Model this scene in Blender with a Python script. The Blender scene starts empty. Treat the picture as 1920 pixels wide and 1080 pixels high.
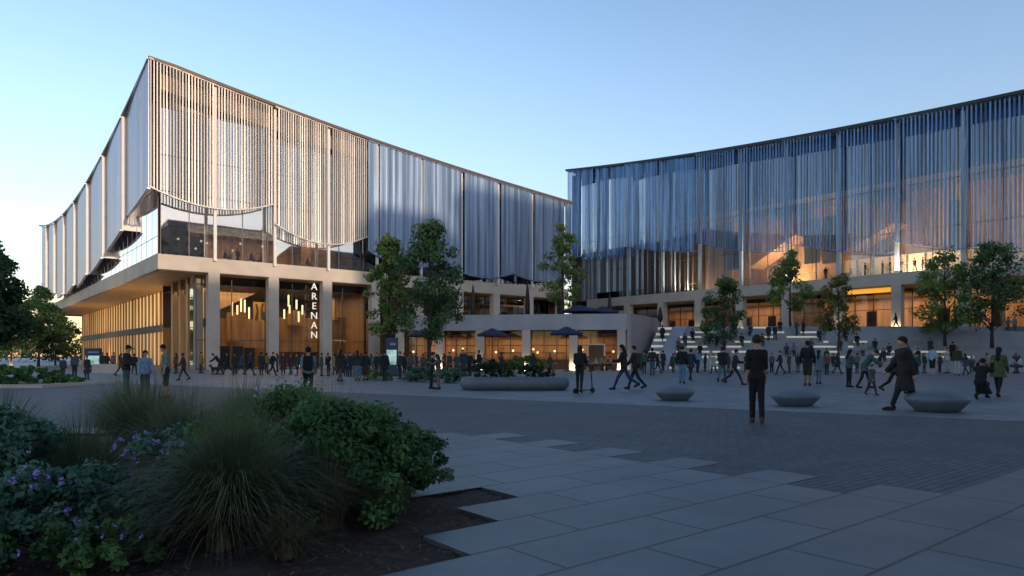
EXPOSURE = 1.5
import bpy, bmesh, math, random
import numpy as np
from mathutils import Vector
random.seed(7); np.random.seed(7)
sc = bpy.context.scene
COL = sc.collection
R = math.radians
KL = .5**EXPOSURE
F = 1280.0; HY = 668.0; CH = 1.4           # lens in photo pixels, horizon row, eye height

def lin(h):
    h = h.lstrip('#'); v = [int(h[i:i+2], 16)/255 for i in (0, 2, 4)]
    return tuple(x/12.92 if x <= .04045 else ((x+.055)/1.055)**2.4 for x in v)

# ------------------------------------------------------------------ materials
def base_mat(name):
    m = bpy.data.materials.new(name); m.use_nodes = True
    nt = m.node_tree
    return m, nt, nt.nodes['Principled BSDF']

def mat(name, col, rough=.6, metal=0., var=.25, scale=3., bump=0., detail=4., emit=None, es=0., stretch=None, spec=.5):
    m, nt, p = base_mat(name)
    N, L = nt.nodes, nt.links
    p.inputs['Roughness'].default_value = rough
    p.inputs['Metallic'].default_value = metal
    p.inputs['Specular IOR Level'].default_value = spec
    tc = N.new('ShaderNodeTexCoord')
    src = tc.outputs['Object']
    if stretch:
        mp = N.new('ShaderNodeMapping'); mp.inputs['Scale'].default_value = stretch
        L.new(src, mp.inputs[0]); src = mp.outputs[0]
    nz = N.new('ShaderNodeTexNoise'); nz.inputs['Scale'].default_value = scale; nz.inputs['Detail'].default_value = detail
    L.new(src, nz.inputs['Vector'])
    rp = N.new('ShaderNodeValToRGB')
    c = Vector(col)
    rp.color_ramp.elements[0].position = .3; rp.color_ramp.elements[1].position = .7
    rp.color_ramp.elements[0].color = (*(c*(1-var)), 1); rp.color_ramp.elements[1].color = (*[min(1, x) for x in c*(1+var)], 1)
    L.new(nz.outputs['Fac'], rp.inputs[0]); L.new(rp.outputs[0], p.inputs['Base Color'])
    if bump:
        b = N.new('ShaderNodeBump'); b.inputs['Strength'].default_value = bump; b.inputs['Distance'].default_value = .02
        L.new(nz.outputs['Fac'], b.inputs['Height']); L.new(b.outputs[0], p.inputs['Normal'])
    if emit:
        p.inputs['Emission Color'].default_value = (*emit, 1); p.inputs['Emission Strength'].default_value = es
    return m

def emit_mat(name, col, s):
    m, nt, p = base_mat(name)
    p.inputs['Base Color'].default_value = (*col, 1)
    p.inputs['Emission Color'].default_value = (*col, 1); p.inputs['Emission Strength'].default_value = s*KL
    return m

def lit_window_mat(name, c1, c2, s, scale=.5, stretch=(1, 1, .15)):
    m, nt, p = base_mat(name); N, L = nt.nodes, nt.links
    tc = N.new('ShaderNodeTexCoord'); mp = N.new('ShaderNodeMapping'); mp.inputs['Scale'].default_value = stretch
    nz = N.new('ShaderNodeTexNoise'); nz.inputs['Scale'].default_value = scale; nz.inputs['Detail'].default_value = 5
    rp = N.new('ShaderNodeValToRGB'); rp.color_ramp.elements[0].position = .35; rp.color_ramp.elements[1].position = .65
    rp.color_ramp.elements[0].color = (*c1, 1); rp.color_ramp.elements[1].color = (*c2, 1)
    L.new(tc.outputs['Object'], mp.inputs[0]); L.new(mp.outputs[0], nz.inputs['Vector']); L.new(nz.outputs['Fac'], rp.inputs[0])
    L.new(rp.outputs[0], p.inputs['Emission Color']); L.new(rp.outputs[0], p.inputs['Base Color'])
    p.inputs['Emission Strength'].default_value = s*KL; p.inputs['Roughness'].default_value = .3
    return m

def glass_mat(name, tint, refl=.12, rough=.02, ior=1.5):
    m = bpy.data.materials.new(name); m.use_nodes = True
    nt = m.node_tree; N, L = nt.nodes, nt.links; N.clear()
    o = N.new('ShaderNodeOutputMaterial'); mx = N.new('ShaderNodeMixShader')
    t = N.new('ShaderNodeBsdfTransparent'); t.inputs[0].default_value = (*tint, 1)
    g = N.new('ShaderNodeBsdfGlossy'); g.inputs['Roughness'].default_value = rough; g.inputs[0].default_value = (.95, .97, 1, 1)
    f = N.new('ShaderNodeFresnel'); f.inputs[0].default_value = ior
    a = N.new('ShaderNodeMath'); a.operation = 'MULTIPLY_ADD'; a.inputs[1].default_value = 1.5; a.inputs[2].default_value = refl; a.use_clamp = True
    tc = N.new('ShaderNodeTexCoord'); nz = N.new('ShaderNodeTexNoise'); nz.inputs['Scale'].default_value = .25
    b = N.new('ShaderNodeBump'); b.inputs['Strength'].default_value = .05; b.inputs['Distance'].default_value = .05
    L.new(tc.outputs['Object'], nz.inputs['Vector']); L.new(nz.outputs['Fac'], b.inputs['Height']); L.new(b.outputs[0], g.inputs['Normal'])
    L.new(f.outputs[0], a.inputs[0]); L.new(a.outputs[0], mx.inputs[0]); L.new(t.outputs[0], mx.inputs[1]); L.new(g.outputs[0], mx.inputs[2])
    L.new(mx.outputs[0], o.inputs[0])
    return m

def wood_mat(name, c, rough=.5, scale=2.):
    return mat(name, c, rough, 0, .35, scale, .1, 6, stretch=(3, 3, .25))

def fin_mat(name, c, rough, metal, var=.35, clear=0):
    # brushed metal fins: tone changes from fin to fin along the facade, hardly along the height
    m = mat(name, c, rough, metal, var, 1.6, 0, 3, stretch=(1.4, 1.4, .05))
    if clear:      # milky glass fins: part of what is behind shows through
        nt = m.node_tree; N, L = nt.nodes, nt.links; p = N['Principled BSDF']; o = [n for n in N if n.type == 'OUTPUT_MATERIAL'][0]
        tr = N.new('ShaderNodeBsdfTransparent'); mx = N.new('ShaderNodeMixShader'); mx.inputs[0].default_value = clear
        L.new(p.outputs[0], mx.inputs[1]); L.new(tr.outputs[0], mx.inputs[2]); L.new(mx.outputs[0], o.inputs[0])
    return m

def leaf_mat(name, c1, c2, scale=.6):
    m, nt, p = base_mat(name); N, L = nt.nodes, nt.links
    tc = N.new('ShaderNodeTexCoord'); nz = N.new('ShaderNodeTexNoise'); nz.inputs['Scale'].default_value = scale; nz.inputs['Detail'].default_value = 8
    rp = N.new('ShaderNodeValToRGB'); rp.color_ramp.elements[0].position = .35; rp.color_ramp.elements[1].position = .68
    rp.color_ramp.elements[0].color = (*c1, 1); rp.color_ramp.elements[1].color = (*c2, 1)
    L.new(tc.outputs['Object'], nz.inputs['Vector']); L.new(nz.outputs['Fac'], rp.inputs[0]); L.new(rp.outputs[0], p.inputs['Base Color'])
    p.inputs['Roughness'].default_value = .55; p.inputs['Specular IOR Level'].default_value = .25
    tr = N.new('ShaderNodeBsdfTranslucent'); mx = N.new('ShaderNodeMixShader'); mx.inputs[0].default_value = .3
    L.new(rp.outputs[0], tr.inputs[0]); o = [n for n in N if n.type == 'OUTPUT_MATERIAL'][0]
    L.new(p.outputs[0], mx.inputs[1]); L.new(tr.outputs[0], mx.inputs[2]); L.new(mx.outputs[0], o.inputs[0])
    return m

def slab_mat(name, c, w, h, mortar, var, rough, offset=.5):
    m, nt, p = base_mat(name); N, L = nt.nodes, nt.links
    tc = N.new('ShaderNodeTexCoord')
    br = N.new('ShaderNodeTexBrick'); br.inputs['Scale'].default_value = 1
    br.offset = offset; br.inputs['Brick Width'].default_value = w; br.inputs['Row Height'].default_value = h
    br.inputs['Mortar Size'].default_value = mortar; br.inputs['Mortar Smooth'].default_value = .3; br.inputs['Bias'].default_value = 0
    c = Vector(c)
    br.inputs['Color1'].default_value = (*(c*(1-var)), 1); br.inputs['Color2'].default_value = (*(c*(1+var)), 1)
    br.inputs['Mortar'].default_value = (*(c*.10), 1)
    L.new(tc.outputs['Object'], br.inputs['Vector'])
    nz = N.new('ShaderNodeTexNoise'); nz.inputs['Scale'].default_value = .7; nz.inputs['Detail'].default_value = 12; nz.inputs['Roughness'].default_value = .72
    L.new(tc.outputs['Object'], nz.inputs['Vector'])
    mr = N.new('ShaderNodeMapRange'); mr.inputs[1].default_value = .3; mr.inputs[2].default_value = .7; mr.inputs[3].default_value = .62; mr.inputs[4].default_value = 1.26
    L.new(nz.outputs['Fac'], mr.inputs[0])
    mx = N.new('ShaderNodeMix'); mx.data_type = 'RGBA'; mx.blend_type = 'MULTIPLY'; mx.inputs[0].default_value = 1
    L.new(br.outputs['Color'], mx.inputs[6]); L.new(mr.outputs[0], mx.inputs[7]); L.new(mx.outputs[2], p.inputs['Base Color'])
    n2 = N.new('ShaderNodeTexNoise'); n2.inputs['Scale'].default_value = 60; n2.inputs['Detail'].default_value = 4
    L.new(tc.outputs['Object'], n2.inputs['Vector'])
    ad = N.new('ShaderNodeMath'); ad.operation = 'MULTIPLY_ADD'; ad.inputs[1].default_value = -1.; 
    sm = N.new('ShaderNodeMath'); sm.operation = 'MULTIPLY'; sm.inputs[1].default_value = .12
    L.new(n2.outputs['Fac'], sm.inputs[0]); L.new(br.outputs['Fac'], ad.inputs[0]); L.new(sm.outputs[0], ad.inputs[2])
    b = N.new('ShaderNodeBump'); b.inputs['Strength'].default_value = .5; b.inputs['Distance'].default_value = .01
    L.new(ad.outputs[0], b.inputs['Height']); L.new(b.outputs[0], p.inputs['Normal'])
    p.inputs['Roughness'].default_value = rough
    return m

# ------------------------------------------------------------------ object helpers
def tag(o, label=None, cat=None, group=None, kind=None):
    if label: o['label'] = label
    if cat: o['category'] = cat
    if group: o['group'] = group
    if kind: o['kind'] = kind
    return o

def thing(name, label, cat, loc=(0, 0, 0), rz=0, group=None):
    o = bpy.data.objects.new(name, None); COL.objects.link(o)
    o.location = loc; o.rotation_euler = (0, 0, rz); o.empty_display_size = .2
    return tag(o, label, cat, group)

def link_mesh(name, me, m=None, parent=None, loc=(0, 0, 0)):
    o = bpy.data.objects.new(name, me); COL.objects.link(o)
    if m is not None and not me.materials: me.materials.append(m)
    if parent is not None: o.parent = parent
    o.location = loc
    return o

def copy_tree(o, parent=None):
    c = o.copy(); COL.objects.link(c); c.parent = parent
    for ch in list(o.children): copy_tree(ch, c)
    return c

def origin(o):
    p = Vector((0, 0, 0))
    while o is not None:
        p = p + Vector(o.location); o = o.parent
    return p

class MB:
    def __init__(s): s.v = []; s.f = []
    def add(s, vs, fs):
        n = len(s.v); s.v += [tuple(v) for v in vs]; s.f += [tuple(i+n for i in f) for f in fs]; return s
    def box(s, x0, x1, y0, y1, z0, z1):
        return s.add([(x0,y0,z0),(x1,y0,z0),(x1,y1,z0),(x0,y1,z0),(x0,y0,z1),(x1,y0,z1),(x1,y1,z1),(x0,y1,z1)],
                     [(3,2,1,0),(4,5,6,7),(0,1,5,4),(1,2,6,5),(2,3,7,6),(3,0,4,7)])
    def hexa(s, bot, top):    # bot, top: four 3-D corners each, counter-clockwise from above
        return s.add(list(bot)+list(top), [(3,2,1,0),(4,5,6,7),(0,1,5,4),(1,2,6,5),(2,3,7,6),(3,0,4,7)])
    def prism(s, poly, z0, z1):
        a = sum(poly[i][0]*poly[(i+1) % len(poly)][1]-poly[(i+1) % len(poly)][0]*poly[i][1] for i in range(len(poly)))
        if a < 0: poly = poly[::-1]
        n = len(poly)
        g = (lambda z, i: z[i] if isinstance(z, (list, tuple)) else z)
        vs = [(p[0], p[1], g(z0, i)) for i, p in enumerate(poly)]+[(p[0], p[1], g(z1, i)) for i, p in enumerate(poly)]
        fs = [tuple(range(n-1, -1, -1)), tuple(range(n, 2*n))]+[(i, (i+1) % n, n+(i+1) % n, n+i) for i in range(n)]
        return s.add(vs, fs)
    def tube(s, pts, rad, n=8, cap=True):
        pts = [Vector(p) for p in pts]
        if not isinstance(rad, (list, tuple)): rad = [rad]*len(pts)
        vs = []; fs = []
        for i, p in enumerate(pts):
            d = (pts[min(i+1, len(pts)-1)]-pts[max(i-1, 0)]).normalized()
            a = d.cross(Vector((0, 0, 1)) if abs(d.z) < .9 else Vector((1, 0, 0))).normalized(); b = d.cross(a)
            for k in range(n):
                t = 2*math.pi*k/n; vs.append(p+(a*math.cos(t)+b*math.sin(t))*rad[i])
        for i in range(len(pts)-1):
            for k in range(n):
                k2 = (k+1) % n; fs.append((i*n+k, i*n+k2, (i+1)*n+k2, (i+1)*n+k))
        if cap: fs += [tuple(range(n-1, -1, -1)), tuple(range((len(pts)-1)*n, len(pts)*n))]
        return s.add(vs, fs)
    def lathe(s, prof, c=(0, 0, 0), n=24, sx=1, sy=1):
        vs = []; fs = []
        for r, z in prof:
            for k in range(n):
                t = 2*math.pi*k/n; vs.append((c[0]+r*math.cos(t)*sx, c[1]+r*math.sin(t)*sy, c[2]+z))
        for i in range(len(prof)-1):
            for k in range(n):
                k2 = (k+1) % n; fs.append((i*n+k, i*n+k2, (i+1)*n+k2, (i+1)*n+k))
        fs += [tuple(range(n-1, -1, -1)), tuple(range((len(prof)-1)*n, len(prof)*n))]
        return s.add(vs, fs)
    def quad(s, a, b, c, d): return s.add([a, b, c, d], [(0, 1, 2, 3)])
    def build(s, name, m, parent=None, smooth=False, world=True, loc=None):
        vs = s.v; lo = (0, 0, 0)
        if parent is not None and world:
            q = origin(parent); vs = [(x-q.x, y-q.y, z-q.z) for x, y, z in vs]
        if loc is not None:
            vs = [(x-loc[0], y-loc[1], z-loc[2]) for x, y, z in vs]; lo = loc
        me = bpy.data.meshes.new(name); me.from_pydata(vs, [], s.f); me.validate(); me.update()
        if smooth: me.polygons.foreach_set('use_smooth', [True]*len(me.polygons))
        return link_mesh(name, me, m, parent, lo)

def np_mesh(name, V, Q):
    me = bpy.data.meshes.new(name)
    V = np.asarray(V, dtype=np.float32); Q = np.asarray(Q, dtype=np.int32); k = Q.shape[1]
    me.vertices.add(len(V)); me.vertices.foreach_set('co', V.ravel())
    me.loops.add(Q.size); me.loops.foreach_set('vertex_index', Q.ravel())
    me.polygons.add(len(Q)); me.polygons.foreach_set('loop_start', np.arange(0, Q.size, k, dtype=np.int32))
    me.update(calc_edges=True); me.validate()
    return me

# photo pixel -> place
def gp(px, py, z=0.):                       # point on a level at height z
    d = F*(CH-z)/(py-HY); return ((px-960)/F*d, d)
def at(px, d): return ((px-960)/F*d, d)
def zat(py, d): return CH+(HY-py)/F*d

# ------------------------------------------------------------------ shared materials
M = {}
M['concrete'] = mat('pale concrete', lin('#c0b2a3'), .7, 0, .14, .35, .15, 8)
M['concrete_grey'] = mat('grey concrete', lin('#a5a4a8'), .7, 0, .16, .4, .15, 8)
M['soffit'] = wood_mat('timber soffit', lin('#a8835a'), .5, .7)
M['wood'] = wood_mat('oiled timber', lin('#8c6640'), .5, .8)
M['wood_dark'] = wood_mat('dark timber', lin('#4a3527'), .6, .8)
M['brown'] = mat('dark brown panel', lin('#4b3c3a'), .6, 0, .2, .3)
M['fin'] = fin_mat('sun warmed metal fins', lin('#c8c2bd'), .42, .35, .25, .14)  # sun warmth of the corner bays mixed into the fin colour
M['fin_left'] = fin_mat('satin aluminium fins', lin('#b3b0bd'), .42, .7, .14)
M['fin_shade'] = fin_mat('shade blue steel slats', lin('#8094ae'), .46, .6, .34, .16)  # blue of the shaded far bays put into the slat colour
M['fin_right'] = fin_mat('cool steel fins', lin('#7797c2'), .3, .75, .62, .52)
M['post'] = mat('white steel post', lin('#d4d2cf'), .4, 0, .05, 1)
M['post_cool'] = mat('pale steel post', lin('#a3b2be'), .4, .3, .06, 1)
M['cap'] = mat('dark roof edge', lin('#5b4b40'), .5, .3, .1, 1)
M['glass'] = glass_mat('clear facade glass', (.85, .87, .88), .05)
M['glass_dark'] = glass_mat('tinted facade glass', (.5, .52, .56), .16)
M['glass_up'] = glass_mat('sky reflecting glass', (.72, .75, .8), .22)
M['glass_hall'] = glass_mat('hall veil glass', (.8, .8, .8), .10)
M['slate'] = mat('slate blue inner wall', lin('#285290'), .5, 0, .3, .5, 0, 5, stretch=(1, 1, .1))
M['orange'] = wood_mat('orange timber', lin('#9e6d47'), .5, .6)
M['cap_dark'] = mat('dark blue roof edge', lin('#343b45'), .5, .3, .1, 1)
M['glass_clear'] = glass_mat('shop window glass', (.95, .95, .94), -.03)
M['frame'] = mat('dark window frame', lin('#4d4a4a'), .45, .3, .1, 2)
M['blind'] = mat('lavender grey blind', lin('#878187'), .8, 0, .15, .25, 0, 4, stretch=(1, 1, .2))
M['parapet'] = mat('beige parapet panel', lin('#b59a7c'), .7, 0, .12, .3)
M['umber'] = mat('umber panel', lin('#352b28'), .6, 0, .2, .3)
M['black'] = mat('black metal', lin('#1d1e20'), .5, .2, .15, 2)
M['lamp'] = emit_mat('lit lamp glass', lin('#ffdca6'), 1.35)
M['strip'] = emit_mat('lit step strip', lin('#e6dcc9'), .3)
M['bark'] = mat('tree bark', lin('#40372f'), .9, 0, .3, 6, .4, 6, stretch=(2, 2, .4))
# ------------------------------------------------------------------ world, sun, camera
SUNAZ = (.62, -.785); SUNEL = R(7.0)
w = bpy.data.worlds.new('World'); sc.world = w; w.use_nodes = True
nt = w.node_tree; bg = nt.nodes['Background']
sky = nt.nodes.new('ShaderNodeTexSky'); sky.sky_type = 'NISHITA'; sky.sun_disc = False
sky.sun_elevation = SUNEL; sky.sun_rotation = math.atan2(SUNAZ[0], SUNAZ[1])
sky.air_density = 1.0; sky.dust_density = .4; sky.ozone_density = 2.0
tcw = nt.nodes.new('ShaderNodeTexCoord'); sep = nt.nodes.new('ShaderNodeSeparateXYZ'); mrw = nt.nodes.new('ShaderNodeMapRange')
mrw.interpolation_type = 'SMOOTHSTEP'; mrw.inputs[1].default_value = .25; mrw.inputs[2].default_value = .9; mrw.inputs[3].default_value = 1; mrw.inputs[4].default_value = .42
mlw = nt.nodes.new('ShaderNodeMix'); mlw.data_type = 'RGBA'; mlw.blend_type = 'MULTIPLY'; mlw.inputs[0].default_value = 1
nt.links.new(tcw.outputs['Generated'], sep.inputs[0]); nt.links.new(sep.outputs[2], mrw.inputs[0]); nt.links.new(sky.outputs[0], mlw.inputs[6]); nt.links.new(mrw.outputs[0], mlw.inputs[7])
tnt = nt.nodes.new('ShaderNodeMix'); tnt.data_type = 'RGBA'; tnt.blend_type = 'MULTIPLY'; tnt.inputs[0].default_value = 1; tnt.inputs[7].default_value = (.90, .97, 1.22, 1)
trp = nt.nodes.new('ShaderNodeValToRGB'); te = trp.color_ramp.elements; te[0].position = .0; te[0].color = (.64, .48, .45, 1); te[1].position = .5; te[1].color = (1.18, 1.08, 1.10, 1); e2 = te.new(.16); e2.color = (.95, .78, .76, 1)
nt.links.new(sep.outputs[2], trp.inputs[0]); nt.links.new(trp.outputs[0], tnt.inputs[7])
nt.links.new(mlw.outputs[2], tnt.inputs[6]); nt.links.new(tnt.outputs[2], bg.inputs[0]); bg.inputs[1].default_value = .15
sun = bpy.data.lights.new('sun', 'SUN'); sun.energy = 1.05; sun.angle = R(.8); sun.color = (1, .78, .56)
so = bpy.data.objects.new('sun', sun); COL.objects.link(so)
sd = Vector((SUNAZ[0]*math.cos(SUNEL), SUNAZ[1]*math.cos(SUNEL), math.sin(SUNEL)))
so.rotation_euler = sd.to_track_quat('Z', 'Y').to_euler(); so.location = sd*200
cam = bpy.data.cameras.new('camera'); co = bpy.data.objects.new('camera', cam); COL.objects.link(co)
co.location = (0, 0, CH); co.rotation_euler = (R(90), 0, 0)
cam.sensor_width = 36; cam.lens = 36*F/1920; cam.shift_y = (HY-540)/1920; cam.clip_start = .1; cam.clip_end = 6000
sc.camera = co
sc.view_settings.view_transform = 'Standard'; sc.view_settings.look = 'None'
sc.view_settings.exposure = EXPOSURE; sc.view_settings.gamma = 1

def area_light(name, loc, size, energy, col=(1, .62, .3), aim=(0, 0, -1), rz=0, parent=None):
    l = bpy.data.lights.new(name, 'AREA'); l.shape = 'RECTANGLE'; l.size, l.size_y = size; l.energy = energy*KL; l.color = col
    o = bpy.data.objects.new(name, l); COL.objects.link(o); o.location = loc
    q = Vector(aim).to_track_quat('-Z', 'Y').to_euler(); o.rotation_euler = q
    if aim[2] in (1, -1): o.rotation_euler = (0 if aim[2] < 0 else math.pi, 0, rz if aim[2] < 0 else -rz)
    return o
def point_light(name, loc, energy, col=(1, .72, .42), r=.12):
    l = bpy.data.lights.new(name, 'POINT'); l.energy = energy*KL; l.color = col; l.shadow_soft_size = r
    o = bpy.data.objects.new(name, l); COL.objects.link(o); o.location = loc
    return o

# ------------------------------------------------------------------ ground
g = MB(); g.quad((-3000, -1500, -.045), (3000, -1500, -.045), (3000, 4000, -.045), (-3000, 4000, -.045))
tag(g.build('ground', mat('packed earth', lin('#4a4741'), .9, 0, .2, 2)), kind='structure')
g = MB(); pq = lambda pts: g.add([(*uv0(x, y), 0) for x, y in pts], [(0, 1, 2, 3)])
uv0 = lambda x, y: (x*math.cos(R(39))+y*math.sin(R(39)), -x*math.sin(R(39))+y*math.cos(R(39)))
pq([(-400, 12.4), (400, 12.4), (400, 500), (-400, 500)]); pq([(-400, -300), (-11, -300), (-11, 12.4), (-400, 12.4)]); pq([(8, -300), (400, -300), (400, 12.4), (8, 12.4)])
ground = g.build('plaza_ground', slab_mat('plaza granite', lin('#74797e'), .62, .31, .006, .10, .5)); tag(ground, kind='structure')
ground.rotation_euler = (0, 0, R(39)); 
ua = R(39.0); U = Vector((math.cos(ua), math.sin(ua))); Vv = Vector((-math.sin(ua), math.cos(ua)))
def uv(x, y): return (x*U.x+y*U.y, x*Vv.x+y*Vv.y)
def xy(u, v): return (u*U.x+v*Vv.x, u*U.y+v*Vv.y)
# dark small pavers band: between plaza and the big slabs
band = MB()
bu = [uv(-30, 42.3), uv(-7.1, 26.7), uv(11, 14.7), uv(26, 4.7)]
pts = bu+[uv(22, -6), uv(10.5, -1), uv(3.4, 6.2), uv(-3.9, 13.4), uv(-12, 13.2), uv(-24, 30)]
band.add([(p[0], p[1], 0) for p in pts], [tuple(range(len(pts)))[::-1]])
bo = band.build('paver_band', slab_mat('dark clinker pavers', lin('#505458'), .30, .10, .010, .22, .6)); tag(bo, kind='structure')
bo.location = (0, 0, .004); bo.rotation_euler = (0, 0, ua)
# large slabs in staggered rows: each row ends where its last whole slab ends
RW, SL = .65, 1.55
sl = MB()
lo_l = [gp(520, 1085), gp(660, 1055), gp(820, 1015), gp(875, 962), gp(915, 918), gp(800, 860), gp(760, 800)]
for k in range(-12, 34):
    v0, v1 = k*RW, (k+1)*RW; off = .5*SL if k % 2 else 0
    vm = (v0+v1)/2
    # start of the row at the planting bed, end at the paver band
    us = -2.6-.02*k if k < 3 else None
    e0 = uv(-2.4, 14.7); e1 = uv(4.86, 7.4)
    t = (vm-e0[1])/(e1[1]-e0[1]); ue = e0[0]+(e1[0]-e0[0])*t
    if k > 11: ue = max(ue, 8.4)
    ue = math.floor((ue-off)/SL)*SL+off
    if k < 4: ue = 40
    b0 = uv(-1.2, 4.6); b1 = uv(.0, 7.3)
    if k <= 8:
        tt = (vm-b0[1])/(b1[1]-b0[1]); us = b0[0]+(b1[0]-b0[0])*tt
        us = 4.31+.76*(k-8)
    else: us = 3.3
    if vm > 10.6: continue
    if vm > 7.2: us = uv(-3.2, 9.5)[0]-.6
    if us >= ue: continue
    sl.box(us, ue, v0, v1, -.05, 0)
so_ = sl.build('slab_paving', slab_mat('large granite slabs', lin('#5e6367'), SL, RW, .016, .12, .42)); tag(so_, kind='structure')
so_.location = (0, 0, .008); so_.rotation_euler = (0, 0, ua)
# soil of the planting bed
soil = MB()
poly = [(-9, 2.5), (-.5, 2.5), (-.2, 7.6), (-1.2, 9.2), (-6, 11.5), (-11, 12.5)]
nx = 60; vs = []; fs = []
for j in range(nx+1):
    for i in range(nx+1):
        x = -9.5+9.4*i/nx; y = 2.2+9.4*j/nx
        vs.append((x, y, -.04+.035*random.random()+.12*max(0, math.sin(x*1.3)*math.cos(y*.9))*(1 if x < -1.6 else 0)))
for j in range(nx):
    for i in range(nx):
        x = -9.5+9.4*(i+.5)/nx; y = 2.2+9.4*(j+.5)/nx
        if y > 10.6-.35*(x+9) and x > -6: 
            if y > 9.4 - (x+6)*.35: continue
        fs.append((j*(nx+1)+i, j*(nx+1)+i+1, (j+1)*(nx+1)+i+1, (j+1)*(nx+1)+i))
soil.add(vs, fs)
tag(soil.build('soil_bed', mat('bark mulch soil', lin('#3a2a22'), .95, 0, .5, 14, .8, 8), smooth=True), kind='structure')

# ------------------------------------------------------------------ left building (arena)
C = Vector((-34.6, 66.7)); Rv = Vector((.769, .639)).normalized(); Lv = Vector((-Rv.y, Rv.x))
def lb(s, t, z=None):
    p = C+Rv*s+Lv*t
    return (p.x, p.y) if z is None else (p.x, p.y, z)
def s_at(px, t=0):
    r = (px-960)/F; return (r*(C.y+Lv.y*t)-C.x-Lv.x*t)/(Rv.x-r*Rv.y)
def zl(py, s, t=0): return zat(py, (C+Rv*s+Lv*t).y)
def interp(xs, ys, x):
    return float(np.interp(x, xs, ys))
def smooth_fit(xs, ys, deg):
    c = np.polyfit(xs, ys, deg); return lambda x: float(np.polyval(c, x))
roofS = smooth_fit([0, 5, 11.1, 23.5, 36.5, 49, 56, 60], [30.15, 29.5, 28.65, 27.0, 25.9, 25.0, 24.5, 24.2], 3)
roofT = smooth_fit([0, 12.5, 24.2, 35.5, 46, 59.8, 80, 98], [30.15, 28.3, 26.8, 25.7, 25.0, 25.0, 26.4, 28.6], 3)
def lbox(mb, s0, s1, t0, t1, z0, z1):
    f = lambda z, s, t: z(s, t) if callable(z) else z
    q = [(s0, t0), (s1, t0), (s1, t1), (s0, t1)]
    return mb.hexa([lb(s, t, f(z0, s, t)) for s, t in q], [lb(s, t, f(z1, s, t)) for s, t in q])
SB, ST = 9.95, 11.45
arena = thing('arena_building', 'large cultural hall with warm lit metal fin veil and beige columns standing at the left', 'building', lb(0, 0, 0))
A = arena
lbox(MB(), 0, 56, 0, 98, SB, ST).build('floor_slab', M['concrete'], A)
lbox(MB(), .35, 55.6, .35, 97.6, SB-.06, SB-.003).build('soffit', M['soffit'], A)
cols_s = [5.25+6.17*i for i in range(9)]
for s in cols_s:
    lbox(MB(), s-.56, s+.56, -.003, .85, 0, SB).build('column', M['concrete'], A)
    lbox(MB(), s-.14, s+.14, -.42, -.16, ST-.3, lambda a, b: roofS(a)-.5).build('post', M['post'], A)
# ground floor atrium
def window(parent, P, w0, w1, z0, z1, glass, nm, fr, nh=(), th=.03, fw=.07, fd=.09):
    """P(u,d)->(x,y) along the wall; glass sheet with a frame of mullions"""
    q = [P(w0, 0), P(w1, 0), P(w1, th), P(w0, th)]
    g = MB(); g.hexa([(*p, z0) for p in q], [(*p, z1) for p in q])
    gl = g.build('window', glass, parent)
    f = MB()
    for i in range(nm+1):
        u = w0+(w1-w0)*i/nm
        q = [P(u-fw/2, -fd*.55), P(u+fw/2, -fd*.55), P(u+fw/2, fd), P(u-fw/2, fd)]
        f.hexa([(*p, z0) for p in q], [(*p, z1) for p in q])
    for z in (z0, *nh, z1-fw):
        q = [P(w0, -fd*.5), P(w1, -fd*.5), P(w1, fd*.9), P(w0, fd*.9)]
        f.hexa([(*p, z) for p in q], [(*p, z+fw) for p in q])
    f.build('window_frame', fr, gl)
    return gl
GT = 2.6
for i in range(4):
    window(A, lambda u, d: lb(u, GT+d), (4.2 if i == 0 else cols_s[i]+.0), cols_s[i+1], .02, SB-.1, M['glass_clear'], 2 if i else 2, M['frame'], (3.1,))
# atrium shell
lbox(MB(), 4.3, 34, GT+.15, 20, .0, .03).build('interior_floor', mat('atrium floor', lin('#8b7a66'), .4, 0, .15, .5), A)
lbox(MB(), 4.3, 34, 17, 17.3, .03, 4.9).build('interior_wall', M['wood'], A)
lbox(MB(), 4.3, 34, 16.9, 17.3, 4.91, SB-.1).build('interior_wall', M['umber'], A)
lbox(MB(), 23.6, 23.9, GT+.2, 16.8, .03, SB-.1).build('interior_wall', M['wood'], A)
lbox(MB(), 4.3, 34, GT+.2, 16.8, 9.0, 9.05).build('interior_ceiling', M['umber'], A)
def pxbox(px0, px1, y0, y1, t, dt, m, name='interior_box'):
    s0, s1 = s_at(px0, t), s_at(px1, t); za = zl(y1, (s0+s1)/2, t); zb = zl(y0, (s0+s1)/2, t)
    return lbox(MB(), s0, s1, t, t+dt, max(za, .03), zb).build(name, m, A)
pxbox(410, 500, 598, 652, 11, 3, M['wood'], 'timber_gallery')
pxbox(430, 462, 586, 640, 9.5, 1.0, M['wood'], 'timber_gallery')
pxbox(530, 600, 596, 660, 11, 3, M['wood'], 'timber_gallery')
pxbox(545, 572, 582, 610, 9.5, 1, M['wood'], 'timber_gallery')
pxbox(622, 700, 596, 690, 8, 4, M['wood'], 'timber_gallery')
pxbox(627, 633, 558, 600, 7.5, .6, M['soffit'], 'timber_gallery')
b = MB()
s0, s1 = s_at(413, 8), s_at(482, 8); za, zb = zl(565, s0, 8), zl(541, s1, 8)
q = [(s0, za-.9), (s0+1.4, za-.2), (s1, zb-.5), (s1, zb+.25), (s0, zb)]
n = len(q); b.add([lb(s, 8, z) for s, z in q]+[lb(s, 9.2, z) for s, z in q], [tuple(range(n)), tuple(range(2*n-1, n-1, -1))]+[(i, n+i, n+(i+1) % n, (i+1) % n) for i in range(n)])
b.build('timber_stair', M['soffit'], A)
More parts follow.
